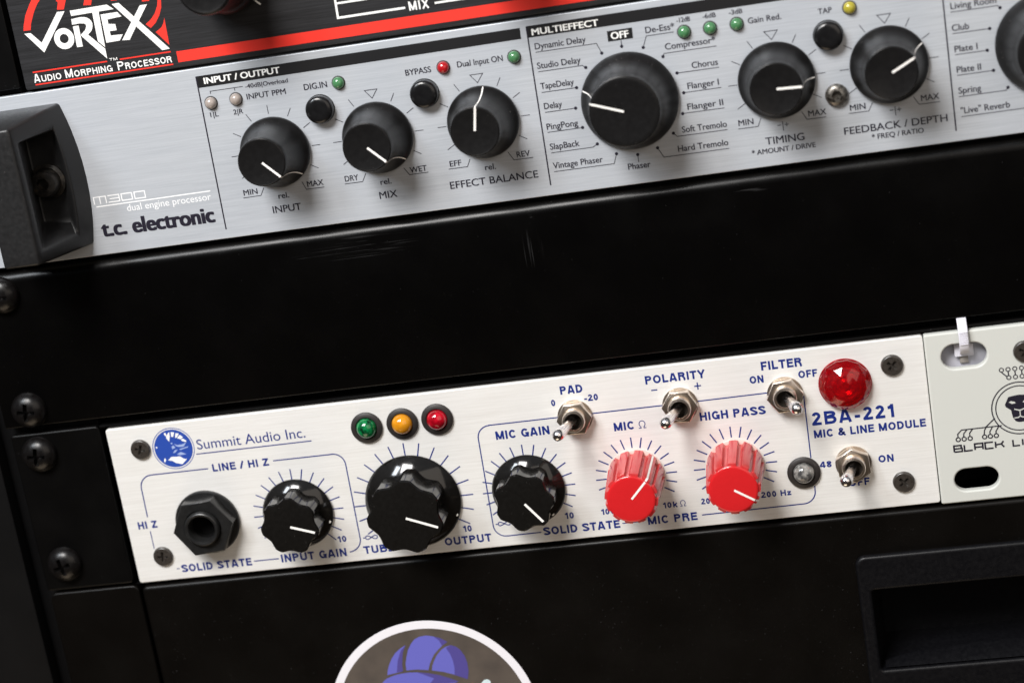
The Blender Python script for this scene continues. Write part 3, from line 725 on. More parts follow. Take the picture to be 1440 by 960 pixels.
# lamps
for (x_, y_, mt, lb) in ((66.03, 35.05, M_LEDCLEAR, 'unlit grey lamp'), (72.57, 35.1, M_LEDCLEAR, 'unlit grey lamp'), (99.17, 35.45, M_LEDGREEN, 'green lamp'), (125.81, 35.45, M_LEDRED, 'red lamp'), (143.51, 35.5, M_LEDGREEN, 'green lamp'),
                         (185.05, 35.53, M_LEDGREEN, 'green lamp'), (191.28, 35.55, M_LEDGREEN, 'green lamp'), (197.65, 35.56, M_LEDGREEN, 'green lamp'), (224.24, 35.54, M_LEDYEL, 'yellow lamp')):
    key = 'led_' + mt.name
    if key not in _cap: _cap[key] = (dome_led(1.5, 1.35, mt), G().lathe([(1.72, 0.0), (1.72, 0.10), (1.5, 0.14), (1.48, -0.2)], 32).mesh('rim', M_BEZEL, 40))
    o_ = part('indicator_lamp', _cap[key][0], sv, (x_, y_, 0), 0, lb)
    part('rim', _cap[key][1], o_, sub=True)
# push buttons
bt = G().lathe([(3.45, 0.1), (3.5, 0.4), (3.5, 1.7), (3.35, 2.25), (2.9, 2.6), (2.2, 2.75), (1.2, 2.72), (0, 2.68)], 48).mesh('push_button', M_BUTTON, 45)
bc = G().lathe([(3.62, 0.0), (3.62, 0.12), (3.5, 0.14)], 48).mesh('gap_ring', M_VOID)
for x_, y_ in ((93.5, 29.7), (120.2, 29.85), (218.6, 29.85)):
    o_ = part('push_button', bt, sv, (x_, y_, 0)); part('gap_ring', bc, o_, sub=True)
# socket screw on the faceplate
hexc = G().rings([[(1.25 * math.cos(math.radians(60 * i)), 1.25 * math.sin(math.radians(60 * i)), z_) for i in range(6)] for z_ in (0.2, 3.0)])
hexc.f.append((5, 4, 3, 2, 1, 0)); hexc.mi.append(0)
hs = cut(closed_lathe([(0, -1.5), (2.4, -1.5), (2.7, 0.1), (2.75, 0.5), (2.5, 1.1), (1.9, 1.5), (1.4, 1.6), (0, 1.6)], 40, M_DIRTYSTEEL), [hexc.mesh('tmp', M_DIRTYSTEEL)])
finish(hs, M_DIRTYSTEEL, 35)
part('screw', hs, sv, (218.9, 15.5, 0), 0, 'worn steel socket screw')

# corner handle: a bar standing off the plate, its right flank hollowed for the bolt
def handle_mesh():
    y0, y1, H = 3.6, 40.6, 22.0
    def P_(t, s, side):
        yb = y0 + (y1 - y0) * t; yt = 4.2 + (38.6 - 4.2) * t
        bul = 1.0 - (2 * t - 1) ** 2
        xb = 26.6 + 2.5 * bul + 0.9 * (1 - t) if side > 0 else 5.2 - 1.5 * bul
        xt = 21.4 if side > 0 else 12.2
        return (xb + (xt - xb) * s, yb + (yt - yb) * s, H * s)
    ts = [0.0, 0.095, 0.15, 0.25, 0.36, 0.47, 0.58, 0.69, 0.80, 0.875, 1.0]
    ss = [0.0, 0.27, 0.90, 1.0]
    g = G(); idx = {}
    for side in (1, -1):
        for i, t in enumerate(ts):
            for j, s in enumerate(ss):
                idx[side, i, j] = len(g.v); g.v.append(P_(t, s, side))
    def face(*q): g.f.append(tuple(q)); g.mi.append(0)
    n, m_ = len(ts), len(ss)
    for side in (1, -1):
        for i in range(n - 1):
            for j in range(m_ - 1):
                if side > 0 and 1 <= i <= n - 3 and j == 1: continue
                a, b, c, d = idx[side, i, j], idx[side, i + 1, j], idx[side, i + 1, j + 1], idx[side, i, j + 1]
                face(*((a, b, c, d) if side > 0 else (d, c, b, a)))
    for i in range(n - 1): face(idx[1, i, 3], idx[1, i + 1, 3], idx[-1, i + 1, 3], idx[-1, i, 3])
    for i, fl in ((0, False), (n - 1, True)):
        for j in range(m_ - 1):
            a, b, c, d = idx[1, i, j], idx[1, i, j + 1], idx[-1, i, j + 1], idx[-1, i, j]
            face(*((a, b, c, d) if not fl else (d, c, b, a)))
    # the hollow
    lo = {}; hi_ = {}
    for i in range(1, n - 1):
        t = (i - 1) / (n - 3); yy = 11.5 + (33.8 - 11.5) * t
        lo[i] = len(g.v); g.v.append((25.2, yy, 4.0)); hi_[i] = len(g.v); g.v.append((17.2, yy, 4.0))
    for i in range(1, n - 2):
        face(idx[1, i, 1], idx[1, i + 1, 1], lo[i + 1], lo[i])
        face(lo[i], lo[i + 1], hi_[i + 1], hi_[i])
        face(hi_[i], hi_[i + 1], idx[1, i + 1, 2], idx[1, i, 2])
    face(idx[1, 1, 1], lo[1], hi_[1], idx[1, 1, 2])
    k_ = n - 2
    face(idx[1, k_, 2], hi_[k_], lo[k_], idx[1, k_, 1])
    return g
hm = handle_mesh().mesh('handle', M_HANDLE)
bm = bmesh.new(); bm.from_mesh(hm); bmesh.ops.recalc_face_normals(bm, faces=bm.faces)
es = [e for e in bm.edges if len(e.link_faces) == 2 and e.calc_face_angle(0) > math.radians(24)]
bmesh.ops.bevel(bm, geom=es, offset=0.8 * MM, segments=4, profile=0.5, affect='EDGES', clamp_overlap=True)
bm.to_mesh(hm); bm.free(); finish(hm, M_HANDLE, 30)
hd = part('handle', hm, sv, (0, 0, 0), 0, 'dark plastic corner handle with hollow flank')
hexb = G().rings([[(1.7 * math.cos(math.radians(60 * i)), 1.7 * math.sin(math.radians(60 * i)), z_) for i in range(6)] for z_ in (3.0, 9.0)])
hexb.f.append((5, 4, 3, 2, 1, 0)); hexb.mi.append(0)
hb = cut(closed_lathe([(0, 0), (4.6, 0), (4.6, 0.9), (3.7, 1.3), (3.6, 3.6), (3.2, 4.4), (2.3, 4.6), (0, 4.6)], 40, M_RUST), [hexb.mesh('tmp', M_RUST)])
finish(hb, M_RUST, 35)
b_ = part('bolt', hb, hd, sub=True); b_.location = W(21.2, 21.9, 4.02)

# blank panel ----------------------------------------------------------
bl = thing('blank_panel', 'plain glossy black blank panel, lightly scratched, between the silver processor and the preamp', 'blank panel', (120, -43.4, 0))
bpl = G()
pr = [(-4.4, -0.62), (-3.4, -0.55)] + [(-3.3 + 3.3 * math.sin(math.radians(a)), -3.85 + 3.3 * math.cos(math.radians(a))) for a in (9, 18, 27, 36, 45, 54, 63, 72, 81, 90)]
pr += [(-0.4 + 0.4 * math.cos(math.radians(a)), -42.6 - 0.5 * math.sin(math.radians(a))) for a in (10, 30, 50, 70, 90)] + [(-4.4, -43.1)]
vs = [(-8.2, y_, z_) for z_, y_ in pr] + [(330, y_, z_) for z_, y_ in pr]
n_ = len(pr)
bpl.add(vs, [(i, i + 1, n_ + i + 1, n_ + i) for i in range(n_ - 1)] + [tuple(range(n_))[::-1], tuple(range(n_, 2 * n_)), (0, n_, 2 * n_ - 1, n_ - 1)])
bme = bpl.mesh('faceplate', M_BLANK, 40)
bm = bmesh.new(); bm.from_mesh(bme); bmesh.ops.recalc_face_normals(bm, faces=bm.faces); bm.to_mesh(bme); bm.free(); finish(bme, M_BLANK, 40)
part('faceplate', bme, bl)
part('rack_screw', RACK_SCREW, bl, (-0.4, -6.6, 0), 12); part('rack_screw', RACK_SCREW, bl, (-0.3, -38.4, 0), 8)

# rack tray that carries the preamp ------------------------------------
tr = thing('rack_tray', 'black steel rack tray whose screwed ear and thin lip frame the preamp', 'rack tray', (60, -90.3, 0))
part('rack_ear', plate('rack_ear', [rrect(-7.6, 17.3, -90.2, -45.1, 0.9)], -2.4, 0.0, 0.5, M_TRAY), tr)
part('top_lip', G().box(17.4, 330, -45.95, -45.2, -40, -0.6).mesh('top_lip', M_TRAY, bevel=0.25), tr)
part('bottom_lip', G().box(17.4, 330, -91.3, -90.75, -40, -1.2).mesh('bottom_lip', M_TRAY, bevel=0.2), tr)
part('rack_screw', RACK_SCREW, tr, (-0.4, -50.9, 0), 6); part('rack_screw', RACK_SCREW, tr, (-0.6, -82.6, 0), -14)

# preamp ---------------------------------------------------------------
pa = thing('microphone_preamp', 'pale brushed metal preamp with two red knobs, toggle switches and a red jewel lamp', 'preamp', (126, -90.5, 0))
part('faceplate', plate('faceplate', [rrect(19.1, 232.55, -90.45, -46.42, 0.7)], -3.0, 0.0, 0.25, M_ALU), pa)
SZ = PZ
g = G()
for s_, x_, y_, w_, h_ in [('LINE / HI Z', 46.07, -61.2, 15.65, 2.1), ('HI Z', 22.13, -75.11, 5.5, 2.1), ('SOLID STATE', 31.6, -88.56, 19.81, 2.2), ('INPUT GAIN', 59.61, -88.62, 18.25, 2.25), ('10', 76.05, -84.6, 2.5, 1.75), ('TUBE', 82.54, -88.6, 8.28, 2.2), ('OUTPUT', 104.56, -88.6, 12.63, 2.2), ('10', 110.09, -85.3, 2.4, 1.75),
    ('MIC GAIN', 122.86, -61.1, 14.21, 2.3), ('PAD', 141.31, -51.0, 5.89, 2.2), ('0', 138.53, -53.8, 1.2, 1.75), ('-20', 147.17, -53.5, 3.64, 1.75), ('POLARITY', 163.2, -50.86, 15.23, 2.2), ('FILTER', 192.47, -50.7, 10.25, 2.3), ('ON', 189.24, -53.8, 3.55, 1.95), ('OFF', 201.39, -53.8, 4.77, 1.95),
    ('MIC', 153.52, -62.3, 5.41, 2.25), ('HIGH PASS', 175.56, -62.1, 16.64, 2.25), ('SOLID STATE', 131.06, -88.5, 20.18, 2.25), ('10', 137.33, -84.6, 2.44, 1.75), ('100', 146.9, -84.5, 3.6, 1.6), ('10k', 163.0, -84.45, 3.75, 1.6), ('MIC PRE', 158.46, -88.5, 12.89, 2.2), ('20', 172.85, -84.45, 2.3, 1.6), ('200 Hz', 188.24, -84.36, 7.62, 1.6),
    ]:
    print_caps(g, s_, x_, y_, w_, h_, SZ, 0.235, 0, 0.09)
part('lettering', g.mesh('lettering', M_NAVY), pa)
g = G()
for s_, x_, y_, w_, h_ in (('+48', 202.2, -78.0, 4.7, 1.7), ('ON', 218.44, -78.2, 3.89, 1.95), ('OFF', 210.44, -83.7, 5.3, 1.95)): print_caps(g, s_, x_, y_, w_, h_, SZ, 0.235, 0, 0.09)
part('switch_lettering', g.mesh('switch_lettering', M_NAVY), pa)
g = G()
print_caps(g, 'MIC & LINE MODULE', 203.34, -69.93, 27.76, 2.1, SZ, 0.235, 0, 0.09)
print_caps(g, '2BA-221', 203.31, -66.6, 20.36, 3.5, SZ, 0.225, 0, 0.15)
part('model_number', g.mesh('model_number', M_NAVY), pa)
g = G()
for ox, oy, s_ in ((160.85, -62.3, 2.1), (168.2, -84.4, 1.7)):
    g = G()
    g.line([(ox - .46 * s_, oy + .05 * s_), (ox - .18 * s_, oy + .05 * s_)] + [(ox + s_ * a, oy + s_ * b) for a, b in arc(0, .56, .36, .40, 236, -56, 18)] + [(ox + .18 * s_, oy + .05 * s_), (ox + .46 * s_, oy + .05 * s_)], 0.10 * s_, SZ)
    part('ohm_symbol', g.mesh('ohm_symbol', M_NAVY), pa)
for ox, oy in ((85.3, -84.1), (121.2, -84.1)):
    g = G()
    g.line([(ox - 2.3, oy), (ox - 1.7, oy)], 0.28, SZ)
    g.line([(ox + 1.6 * math.sin(a) * 1.0, oy + 1.0 * math.sin(a) * math.cos(a)) for a in [2 * math.pi * i / 28 for i in range(28)]], 0.26, SZ, True)
    part('infinity_symbol', g.mesh('infinity_symbol', M_NAVY), pa)
g = G()
text(g, 'Summit Audio Inc.', 43.27, -54.62, 29.72, 2.7, SZ, 0.0)
g.line([(42.6, -55.85), (74.34, -55.75)], 0.28, SZ)
part('maker_mark', g.mesh('maker_mark', M_NAVY), pa)
g = G()
FW = 0.30
def rc(cx, cy, r, a0, a1): return arc(cx, cy, r, r, a0, a1, 10)
g.line([(45.0, -60.2), (29.0, -60.2)] + rc(29.0, -63.7, 3.5, 90, 180) + [(25.4, -71.9)], FW, SZ)
g.line([(25.28, -75.9), (25.28, -81.0)], FW * .8, SZ)
g.line([(63.0, -60.03), (79.0, -60.03)] + rc(79.0, -63.2, 3.2, 90, 0) + [(82.2, -83.8)] + rc(78.6, -84.0, 3.6, 0, -88), FW, SZ)
g.line([(30.3, -87.4), (31.1, -87.4)], FW * .8, SZ).line([(52.1, -87.45), (59.1, -87.45)], FW, SZ)
g.line([(166.65, -56.85), (121.6, -56.95)] + rc(121.6, -60.3, 3.3, 90, 180) + [(118.2, -84.2)] + rc(121.4, -84.4, 3.2, 180, 270) + [(130.5, -87.55)], FW, SZ)
g.line([(174.8, -56.8), (193.6, -56.65)], FW, SZ)
g.line([(202.1, -58.5), (201.9, -75.0)], FW, SZ)
g.line([(201.95, -82.6), (201.9, -83.9)] + rc(198.7, -83.9, 3.2, 0, -90) + [(172.6, -87.3)], FW, SZ)
g.line([(151.9, -87.4), (157.6, -87.35)], FW * .8, SZ)
g.line([(164.44, -52.58), (165.98, -52.58)], 0.32, SZ).line([(175.35, -52.78), (177.06, -52.76)], 0.32, SZ).line([(176.2, -51.85), (176.2, -53.75)], 0.32, SZ + .004)
def ticks(kx, ky, r0, r1, a0, a1, w_):
    for a in range(a0, a1 + 1, 15):
        s1, c1 = math.sin(math.radians(a)), math.cos(math.radians(a))
        g.line([(kx + r0 * s1, ky + r0 * c1), (kx + r1 * s1, ky + r1 * c1)], w_, SZ + 0.008)
ticks(67.0, -75.1, 9.0, 12.3, -135, 135, 0.30)
ticks(98.4, -75.15, 11.8, 16.0, -120, 120, 0.32)
ticks(129.2, -75.3, 9.0, 12.2, -120, 120, 0.32)
ticks(157.4, -74.9, 7.7, 10.5, -120, 120, 0.33)
ticks(182.8, -75.0, 7.7, 10.6, -120, 120, 0.33)
part('scale_marks', g.mesh('scale_marks', M_NAVY), pa)
# round badge with a feathered head in profile
g = G().disc(36.75, -53.55, 5.25, SZ, 64)
bd = part('badge', g.ring(36.75, -53.55, 5.58, 5.76, SZ, 64).mesh('badge', M_BLUE), pa)
g = G()
for a in [[(34.91, -49.24), (35.39, -48.96), (35.56, -49.31), (35.6, -50.24), (35.27, -49.86)], [(35.32, -50.37), (36.06, -49.29), (36.55, -48.93), (36.44, -50.17), (35.96, -51.61)], [(36.95, -48.98), (37.9, -49.17), (37.3, -50.43), (36.83, -50.29)],
          [(37.82, -50.66), (38.17, -49.45), (39.12, -49.64), (38.23, -50.71)], [(38.35, -50.89), (39.21, -49.99), (40.03, -50.75), (39.27, -51.24)], [(39.25, -51.32), (39.94, -51.15), (40.71, -51.82), (40.56, -52.14), (39.62, -51.87)],
          [(34.61, -56.64), (35.62, -55.84), (38.08, -55.95), (38.92, -56.63), (39.77, -56.9), (38.26, -58.15), (36.55, -57.62), (35.71, -56.94)], [(33.86, -55.89), (34.04, -56.58), (33.58, -57.2), (33.36, -56.67)], [(31.92, -52.65), (32.28, -52.53), (32.45, -52.88), (32.08, -53.09)]]:
    g.poly(a, SZ + 0.02)
for a in [[(36.31, -51.9), (36.8, -51.96), (36.71, -52.36), (36.3, -52.32)], [(37.23, -52.26), (37.94, -52.76), (39.45, -52.68), (40.65, -52.2), (39.59, -53.4), (38.3, -53.3), (37.57, -52.96)], [(36.32, -52.99), (36.96, -52.73), (37.3, -53.43), (36.4, -53.75)],
          [(36.33, -54.83), (37.0, -54.07), (37.84, -54.0), (37.02, -54.74)], [(37.31, -55.28), (38.5, -54.74), (39.98, -55.5), (38.15, -55.62)], [(38.2, -53.9), (40.9, -53.4), (40.7, -53.7), (38.6, -54.2)]]:
    g.poly(a, SZ + 0.02, 1)
part('emblem', g.mesh('emblem', [M_WHITE, mat('light_blue_print', (0.30, 0.38, 0.62), 0.5)]), bd, (0, 0, 0), sub=True)
# countersunk screws
sink = G().lathe([(3.15, 0.03), (2.8, 0.06), (2.7, -0.3)], 40).mesh('countersink', M_ALU, 40)
for x_, y_, a in ((27.8, -52.8, 20), (27.4, -83.4, 5), (224.5, -53.1, 42), (224.1, -83.9, 50)):
    o_ = part('screw', FLAT_SCREW, pa, (x_, y_, 0), a); part('countersink', sink, o_, sub=True)
# quarter-inch jack
jk = G().lathe([(8.6, 0.05), (8.8, 0.3), (8.8, 1.0), (8.5, 1.35), (7.0, 1.5), (6.0, 1.5)], 64).mesh('input_jack', M_NUTBLK, 35)
jo = part('input_jack', jk, pa, (41.95, -74.75, 0))
hx = lambda r, z_: [(r * math.cos(math.radians(60 * i + 4)), r * math.sin(math.radians(60 * i + 4)), z_) for i in range(6)]
hxm = G().rings([hx(8.35, 1.4), hx(8.35, 5.0), hx(7.95, 5.35)], False)
hole = [(4.95 * math.cos(math.radians(60 * i + 4)), 4.95 * math.sin(math.radians(60 * i + 4))) for i in range(6)]
nut = plate('hex_nut', [[(p[0], p[1]) for p in hx(8.35, 0)], circ(0, 0, 4.95, 40)], 1.4, 5.3, 0.28, M_NUTBLK)
part('hex_nut', nut, jo, sub=True)
br = G().lathe([(4.85, 2.0), (4.85, 5.9), (4.65, 6.4), (4.3, 6.6), (3.8, 6.5), (3.45, 6.0), (3.4, -9.0), (0, -9.0)], 56)
part('barrel', br.mesh('barrel', M_NUTBLK, 40), jo, sub=True)
part('socket_bottom', G().lathe([(3.38, 3.4), (3.36, 2.0), (3.3, 1.0), (0, 1.0)], 40).mesh('socket_bottom', M_VOID, 30), jo, sub=True)
# knobs
for (kx, ky, a, Rs, Rc, H) in ((67.0, -75.1, 109.5, 9.55, 7.85, 10.2), (98.4, -75.15, 112.8, 12.75, 10.1, 12.4), (129.2, -75.35, 142.7, 9.6, 7.85, 10.2)):
    b0, s0, p0 = fluted_knob_meshes(Rs, Rc, H)
    k_ = part('fluted_knob', b0, pa, (kx, ky, 0), a, 'larger glossy black fluted knob' if Rs > 10 else None)
    part('skirt', s0, k_, sub=True); part('pointer_line', p0, k_, sub=True)
rb = ribbed_knob_meshes(7.4, 6.75, 16.6)
for kx, ky, a in ((157.4, -74.9, 43.9), (182.8, -75.1, 123.6)):
    k_ = part('ribbed_knob', rb[0], pa, (kx, ky, 0), a, 'bright red ribbed knob')
    part('collar', rb[1], k_, sub=True); part('cap', rb[2], k_, sub=True); part('pointer_line', rb[3], k_, sub=True)
# toggle switches
def toggle_meshes(dx, dy):
    h6 = lambda r: [(r * math.cos(math.radians(60 * i)), r * math.sin(math.radians(60 * i))) for i in range(6)]
    nut_ = plate('toggle_switch', [h6(4.6), circ(0, 0, 2.9, 32)], 0.55, 2.7, 0.22, M_CHROME)
    wash = G().lathe([(4.5, 0.03), (4.5, 0.5), (3.0, 0.56)], 40).mesh('washer', M_CHROME, 40)
    bush = G().lathe([(2.95, 0.5), (2.95, 4.3), (2.75, 4.6), (2.3, 4.65), (2.1, 4.4), (1.9, 2.0), (0, 1.8)], 40)
    bush.mi = [0] * len(bush.mi)
    for i, f in enumerate(bush.f):
        if min(bush.v[k][2] for k in f) < 2.1 and max((bush.v[k][0] ** 2 + bush.v[k][1] ** 2) for k in f) < 4.6: bush.mi[i] = 1
    bushm = bush.mesh('bushing', [M_CHROME, M_BORESHADE], 40)
    # bat lever from the pivot out to a ball end
    A = Vector((0, 0, 2.2)); B = Vector((dx, dy, 13.9)); d = (B - A); Ln = d.length; d.normalize()
    u = d.orthogonal().normalized(); w_ = d.cross(u)
    prof = [(0.95, 0.0), (1.05, 3.0), (1.2, 6.0), (1.38, 8.5), (1.53, 10.6), (1.55, Ln - 0.3)] + [(1.55 * math.cos(math.radians(q_)), Ln - 0.3 + 1.6 * math.sin(math.radians(q_))) for q_ in (15, 30, 45, 60, 75)]
    loops = [[tuple(A + d * z_ + u * r * math.cos(2 * math.pi * i / 28) + w_ * r * math.sin(2 * math.pi * i / 28)) for i in range(28)] for r, z_ in prof]
    lev = G().rings(loops)
    return nut_, wash, bushm, lev.mesh('lever', M_LEVER, 40)
for x_, y_, dx, dy, rot in ((144.2, -57.15, -2.9, 0.0, 0), (171.2, -57.1, -2.9, 0.0, 3), (197.6, -57.4, 3.0, 0.3, -4), (212.25, -77.5, -2.1, 0.5, 27)):
    a_, b_, c_, d_ = toggle_meshes(dx, dy)
    t_ = part('toggle_switch', a_, pa, (x_, y_, 0), rot)
    part('washer', b_, t_, sub=True); part('bushing', c_, t_, sub=True)
    l_ = part('lever', d_, t_, sub=True); l_.rotation_euler = (0, -math.radians(rot), 0)
# bezelled lamps and the jewel
bz = G().lathe([(4.1, 0.02), (4.2, 0.25), (4.15, 0.6), (3.8, 0.9), (3.0, 1.0), (2.75, 0.8), (2.7, 0.3)], 56).mesh('indicator_lamp', M_BEZEL, 40)
for x_, y_, mt, lb in ((89.75, -53.8, M_GREEN, 'emerald green lamp'), (99.3, -53.75, M_AMBER, 'amber lamp'), (108.6, -53.65, M_RUBY, 'ruby red lamp'), (199.7, -78.6, M_CLEAR, 'clear unlit lamp')):
    o_ = part('indicator_lamp', bz, pa, (x_, y_, 0), 0, lb)
    part('lens', dome_led(2.72, 2.4, mt, 0.7), o_, sub=True)
jb = G().lathe([(6.5, 0.05), (6.6, 0.2), (6.4, 0.5), (5.8, 0.6), (5.2, 0.35), (4.6, 0.62), (4.0, 0.35), (3.4, 0.62), (2.8, 0.35), (2.2, 0.65), (1.5, 0.4), (0.9, 0.7), (0, 0.8)], 48).mesh('jewel_lamp', M_JEWELBACK, 20)
jo = part('jewel_lamp', jb, pa, (212.6, -56.5, 0), 0, 'faceted red jewel lamp')
jg = G()
def jl(r, z_, ph, n=14): return [(r * math.cos(2 * math.pi * (i + ph) / n), r * math.sin(2 * math.pi * (i + ph) / n), z_) for i in range(n)]
NJ = 14
ls = [jl(6.45, 0.5, 1.08), jl(6.4, 1.4, 1.08), jl(5.15, 3.0, 1.58), jl(3.3, 4.13, 1.08), jl(1.7, 4.5, 1.58)]
for A_, B_ in zip(ls, ls[1:]):
    if A_ is ls[0]: jg.rings([A_, B_], False); continue
    vs = A_ + B_; fs = []
    up_ph = (A_ is ls[1] or A_ is ls[3])
    for i in range(NJ):
        j = (i + 1) % NJ
        if up_ph: fs += [(i, j, NJ + i), (j, NJ + j, NJ + i)]
        else: fs += [(i, j, NJ + j), (i, NJ + j, NJ + i)]
    jg.add(vs, fs)
jg.add(ls[-1], [tuple(range(NJ))])
part('faceted_glass', jg.mesh('faceted_glass', M_JEWEL, flat=True), jo, sub=True)

# pale grey plate beside the preamp ------------------------------------
pl = thing('rack_adapter_plate', 'pale grey painted plate with oval slots and a black lion emblem beside the preamp', 'adapter plate', (255, -90.8, 0))
def slot(cx, cy, hw, hh): return rrect(cx - hw, cx + hw, cy - hh, cy + hh, hh - 0.01, 12)
part('faceplate', plate('faceplate', [rrect(232.75, 330, -90.75, -46.25, 0.5), slot(242.0, -52.6, 5.5, 3.15), slot(241.95, -84.9, 5.45, 2.95)], -1.6, 0.8, 0.45, M_PALE), pl)
part('back_tab', G().box(234, 250, -58, -47, -3.8, -2.9).mesh('back_tab', M_BACKTAB, bevel=0.1), pl)
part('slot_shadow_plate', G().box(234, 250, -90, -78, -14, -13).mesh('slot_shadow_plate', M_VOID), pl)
part('screw', FLAT_SCREW, pl, (256.4, -53.1, 0.8), 30)
PP = 0.84
g = G()
lc = (253.95, -67.5)
g.ring(lc[0], lc[1], 6.55, 6.85, PP, 72).ring(lc[0], lc[1], 5.6, 5.88, PP, 72)
for x_ in (250.49, 252.08, 253.70, 255.31, 256.9): g.ring(x_, -57.29, 0.37, 0.62, PP, 24)
for x_ in (252.09, 253.68, 255.26, 256.85): g.ring(x_, -59.41, 0.37, 0.62, PP, 24)
for a in ([(250.49, -57.9), (251.65, -59.1)], [(252.06, -57.9), (252.09, -58.8)], [(253.68, -57.9), (253.68, -58.8)], [(255.28, -57.9), (255.28, -58.8)], [(256.88, -57.9), (256.86, -58.8)],
          [(238.45, -73.4), (238.46, -72.59), (239.5, -71.62), (249.3, -71.57)], [(239.86, -73.4), (239.9, -72.68), (240.75, -71.68)], [(241.35, -73.4), (241.36, -72.65), (242.15, -71.65)], [(244.85, -73.4), (244.98, -72.39), (245.43, -71.62)], [(246.28, -73.4), (246.22, -72.9), (246.92, -71.75)], [(247.74, -73.4), (247.72, -72.9), (248.5, -71.71)], [(245.3, -71.61), (247.8, -69.45)]):
    g.line(a, 0.30, PP + 0.004)
for x_ in (238.45, 239.89, 241.36, 244.87, 246.26, 247.71): g.ring(x_, -74.03, 0.36, 0.66, PP, 24)
part('circuit_emblem', g.mesh('circuit_emblem', M_INK), pl)
g = G()
half = [(0, 3.45), (-1.4, 3.3), (-2.5, 3.1), (-3.45, 1.2), (-3.3, 0.6), (-2.1, -0.35), (-1.85, -2.2), (-1.55, -2.75), (-1.25, -3.3), (-0.6, -3.6), (0, -3.65)]
g.poly([(lc[0] + x_, lc[1] + y_) for x_, y_ in half] + [(lc[0] - x_, lc[1] + y_) for x_, y_ in half[-2:0:-1]], PP)
eye = [(-2.5, 1.75), (-1.9, 2.0), (-1.0, 1.7), (-0.9, 1.35), (-1.8, 1.25)]
for sgn in (1, -1):
    g.poly([(lc[0] + sgn * x_, lc[1] + y_) for x_, y_ in eye], PP + 0.02, 1)
g.line([(lc[0] - 1.3, lc[1] - 0.15), (lc[0] - 0.2, lc[1] - 0.55), (lc[0] + 0.2, lc[1] - 0.55), (lc[0] + 1.3, lc[1] - 0.15)], 0.28, PP + 0.02, False, 1)
g.line([(lc[0], lc[1] - 0.55), (lc[0], lc[1] - 2.0)], 0.22, PP + 0.024, False, 1)
g.line([(lc[0] - 1.5, lc[1] - 2.45), (lc[0] - 0.5, lc[1] - 2.4), (lc[0], lc[1] - 2.05), (lc[0] + 0.5, lc[1] - 2.4), (lc[0] + 1.5, lc[1] - 2.45)], 0.25, PP + 0.028, False, 1)
part('lion_head_emblem', g.mesh('lion_head_emblem', [M_INK, M_PALE]), pl)
g = G()
def techno(s, x, y, cw, ch, gap, w_):
    D = {'B': [[(0, 0), (0, 1), (.9, 1), (.9, .52)], [(0, .5), (1, .5), (1, 0), (0, 0)]], 'L': [[(0, 1), (0, 0), (1, 0)]], 'A': [[(0, 0), (0, 1), (1, 1), (1, 0)], [(0, .42), (1, .42)]], 'C': [[(1, 1), (0, 1), (0, 0), (1, 0)]],
         'K': [[(0, 0), (0, 1)], [(1, 1), (.72, .55), (0, .5)], [(.72, .52), (1.05, 0)]], 'I': [[(.5, 0), (.5, 1)]], 'O': [[(0, 0), (0, 1), (1, 1), (1, 0), (0, 0)]], 'N': [[(0, 0), (0, 1), (1, 1), (1, 0)]]}
    k = 0
    for c in s:
        cc = cw * (0.3 if c == 'I' else 1)
        for pl_ in D.get(c, []):
            g.line([(x + p[0] * cc, y + p[1] * ch) for p in pl_], w_, PP + 0.003 * (k % 4)); k += 1
        x += cc + gap
techno('BLACK', 237.2, -77.2, 1.95, 1.6, 0.58, 0.42)
techno('LION', 251.55, -77.2, 1.6, 1.6, 0.50, 0.42)
part('maker_mark', g.mesh('maker_mark', M_INK), pl)

# cable tie ------------------------------------------------------------
tie = thing('cable_tie', 'white nylon cable tie looped through the upper slot of the pale grey plate', 'cable tie', (242, -51, 0.8))
g = G()
path = [(-42.6, -9.0), (-43.0, -4.0), (-44.0, -0.3), (-45.2, 1.15), (-46.5, 1.5), (-48.5, 1.6), (-50.0, 1.35), (-51.2, 0.3), (-52.0, -1.4)]
def strap(path, x0, x1, th):
    loops = []
    for i, (y_, z_) in enumerate(path):
        a = path[max(0, i - 1)]; b = path[min(len(path) - 1, i + 1)]
        ny, nz = (b[1] - a[1]), -(b[0] - a[0]); l_ = math.hypot(ny, nz); ny /= l_; nz /= l_
        if nz < 0 and False: ny, nz = -ny, -nz
        loops.append([(x0, y_, z_), (x1, y_, z_), (x1, y_ + ny * th, z_ + nz * th), (x0, y_ + ny * th, z_ + nz * th)])
    return loops
g.rings(strap(path, 241.1, 243.4, 0.8))
tm = g.mesh('strap', M_TIE)
bm = bmesh.new(); bm.from_mesh(tm); bmesh.ops.recalc_face_normals(bm, faces=bm.faces); bm.to_mesh(tm); bm.free(); finish(tm, M_TIE, 50, 0.15, 2, 40)
part('strap', tm, tie)
rid = G()
for i_ in range(7):
    y_ = -46.2 - 0.5 * i_
    rid.box(241.25, 243.2, y_ - 0.12, y_ + 0.12, 1.9, 2.52)
part('ridges', rid.mesh('ridges', M_TIE, bevel=0.04), tie)
part('head', G().box(239.85, 244.5, -53.4, -50.2, -2.8, -1.4).mesh('head', M_TIE, bevel=0.25), tie)
part('tail', G().box(241.0, 243.1, -55.3, -53.45, -2.8, -2.2).mesh('tail', M_TABHOLE, bevel=0.08), tie, (0, 0, 0), 0, 'tan grey tail below the head')

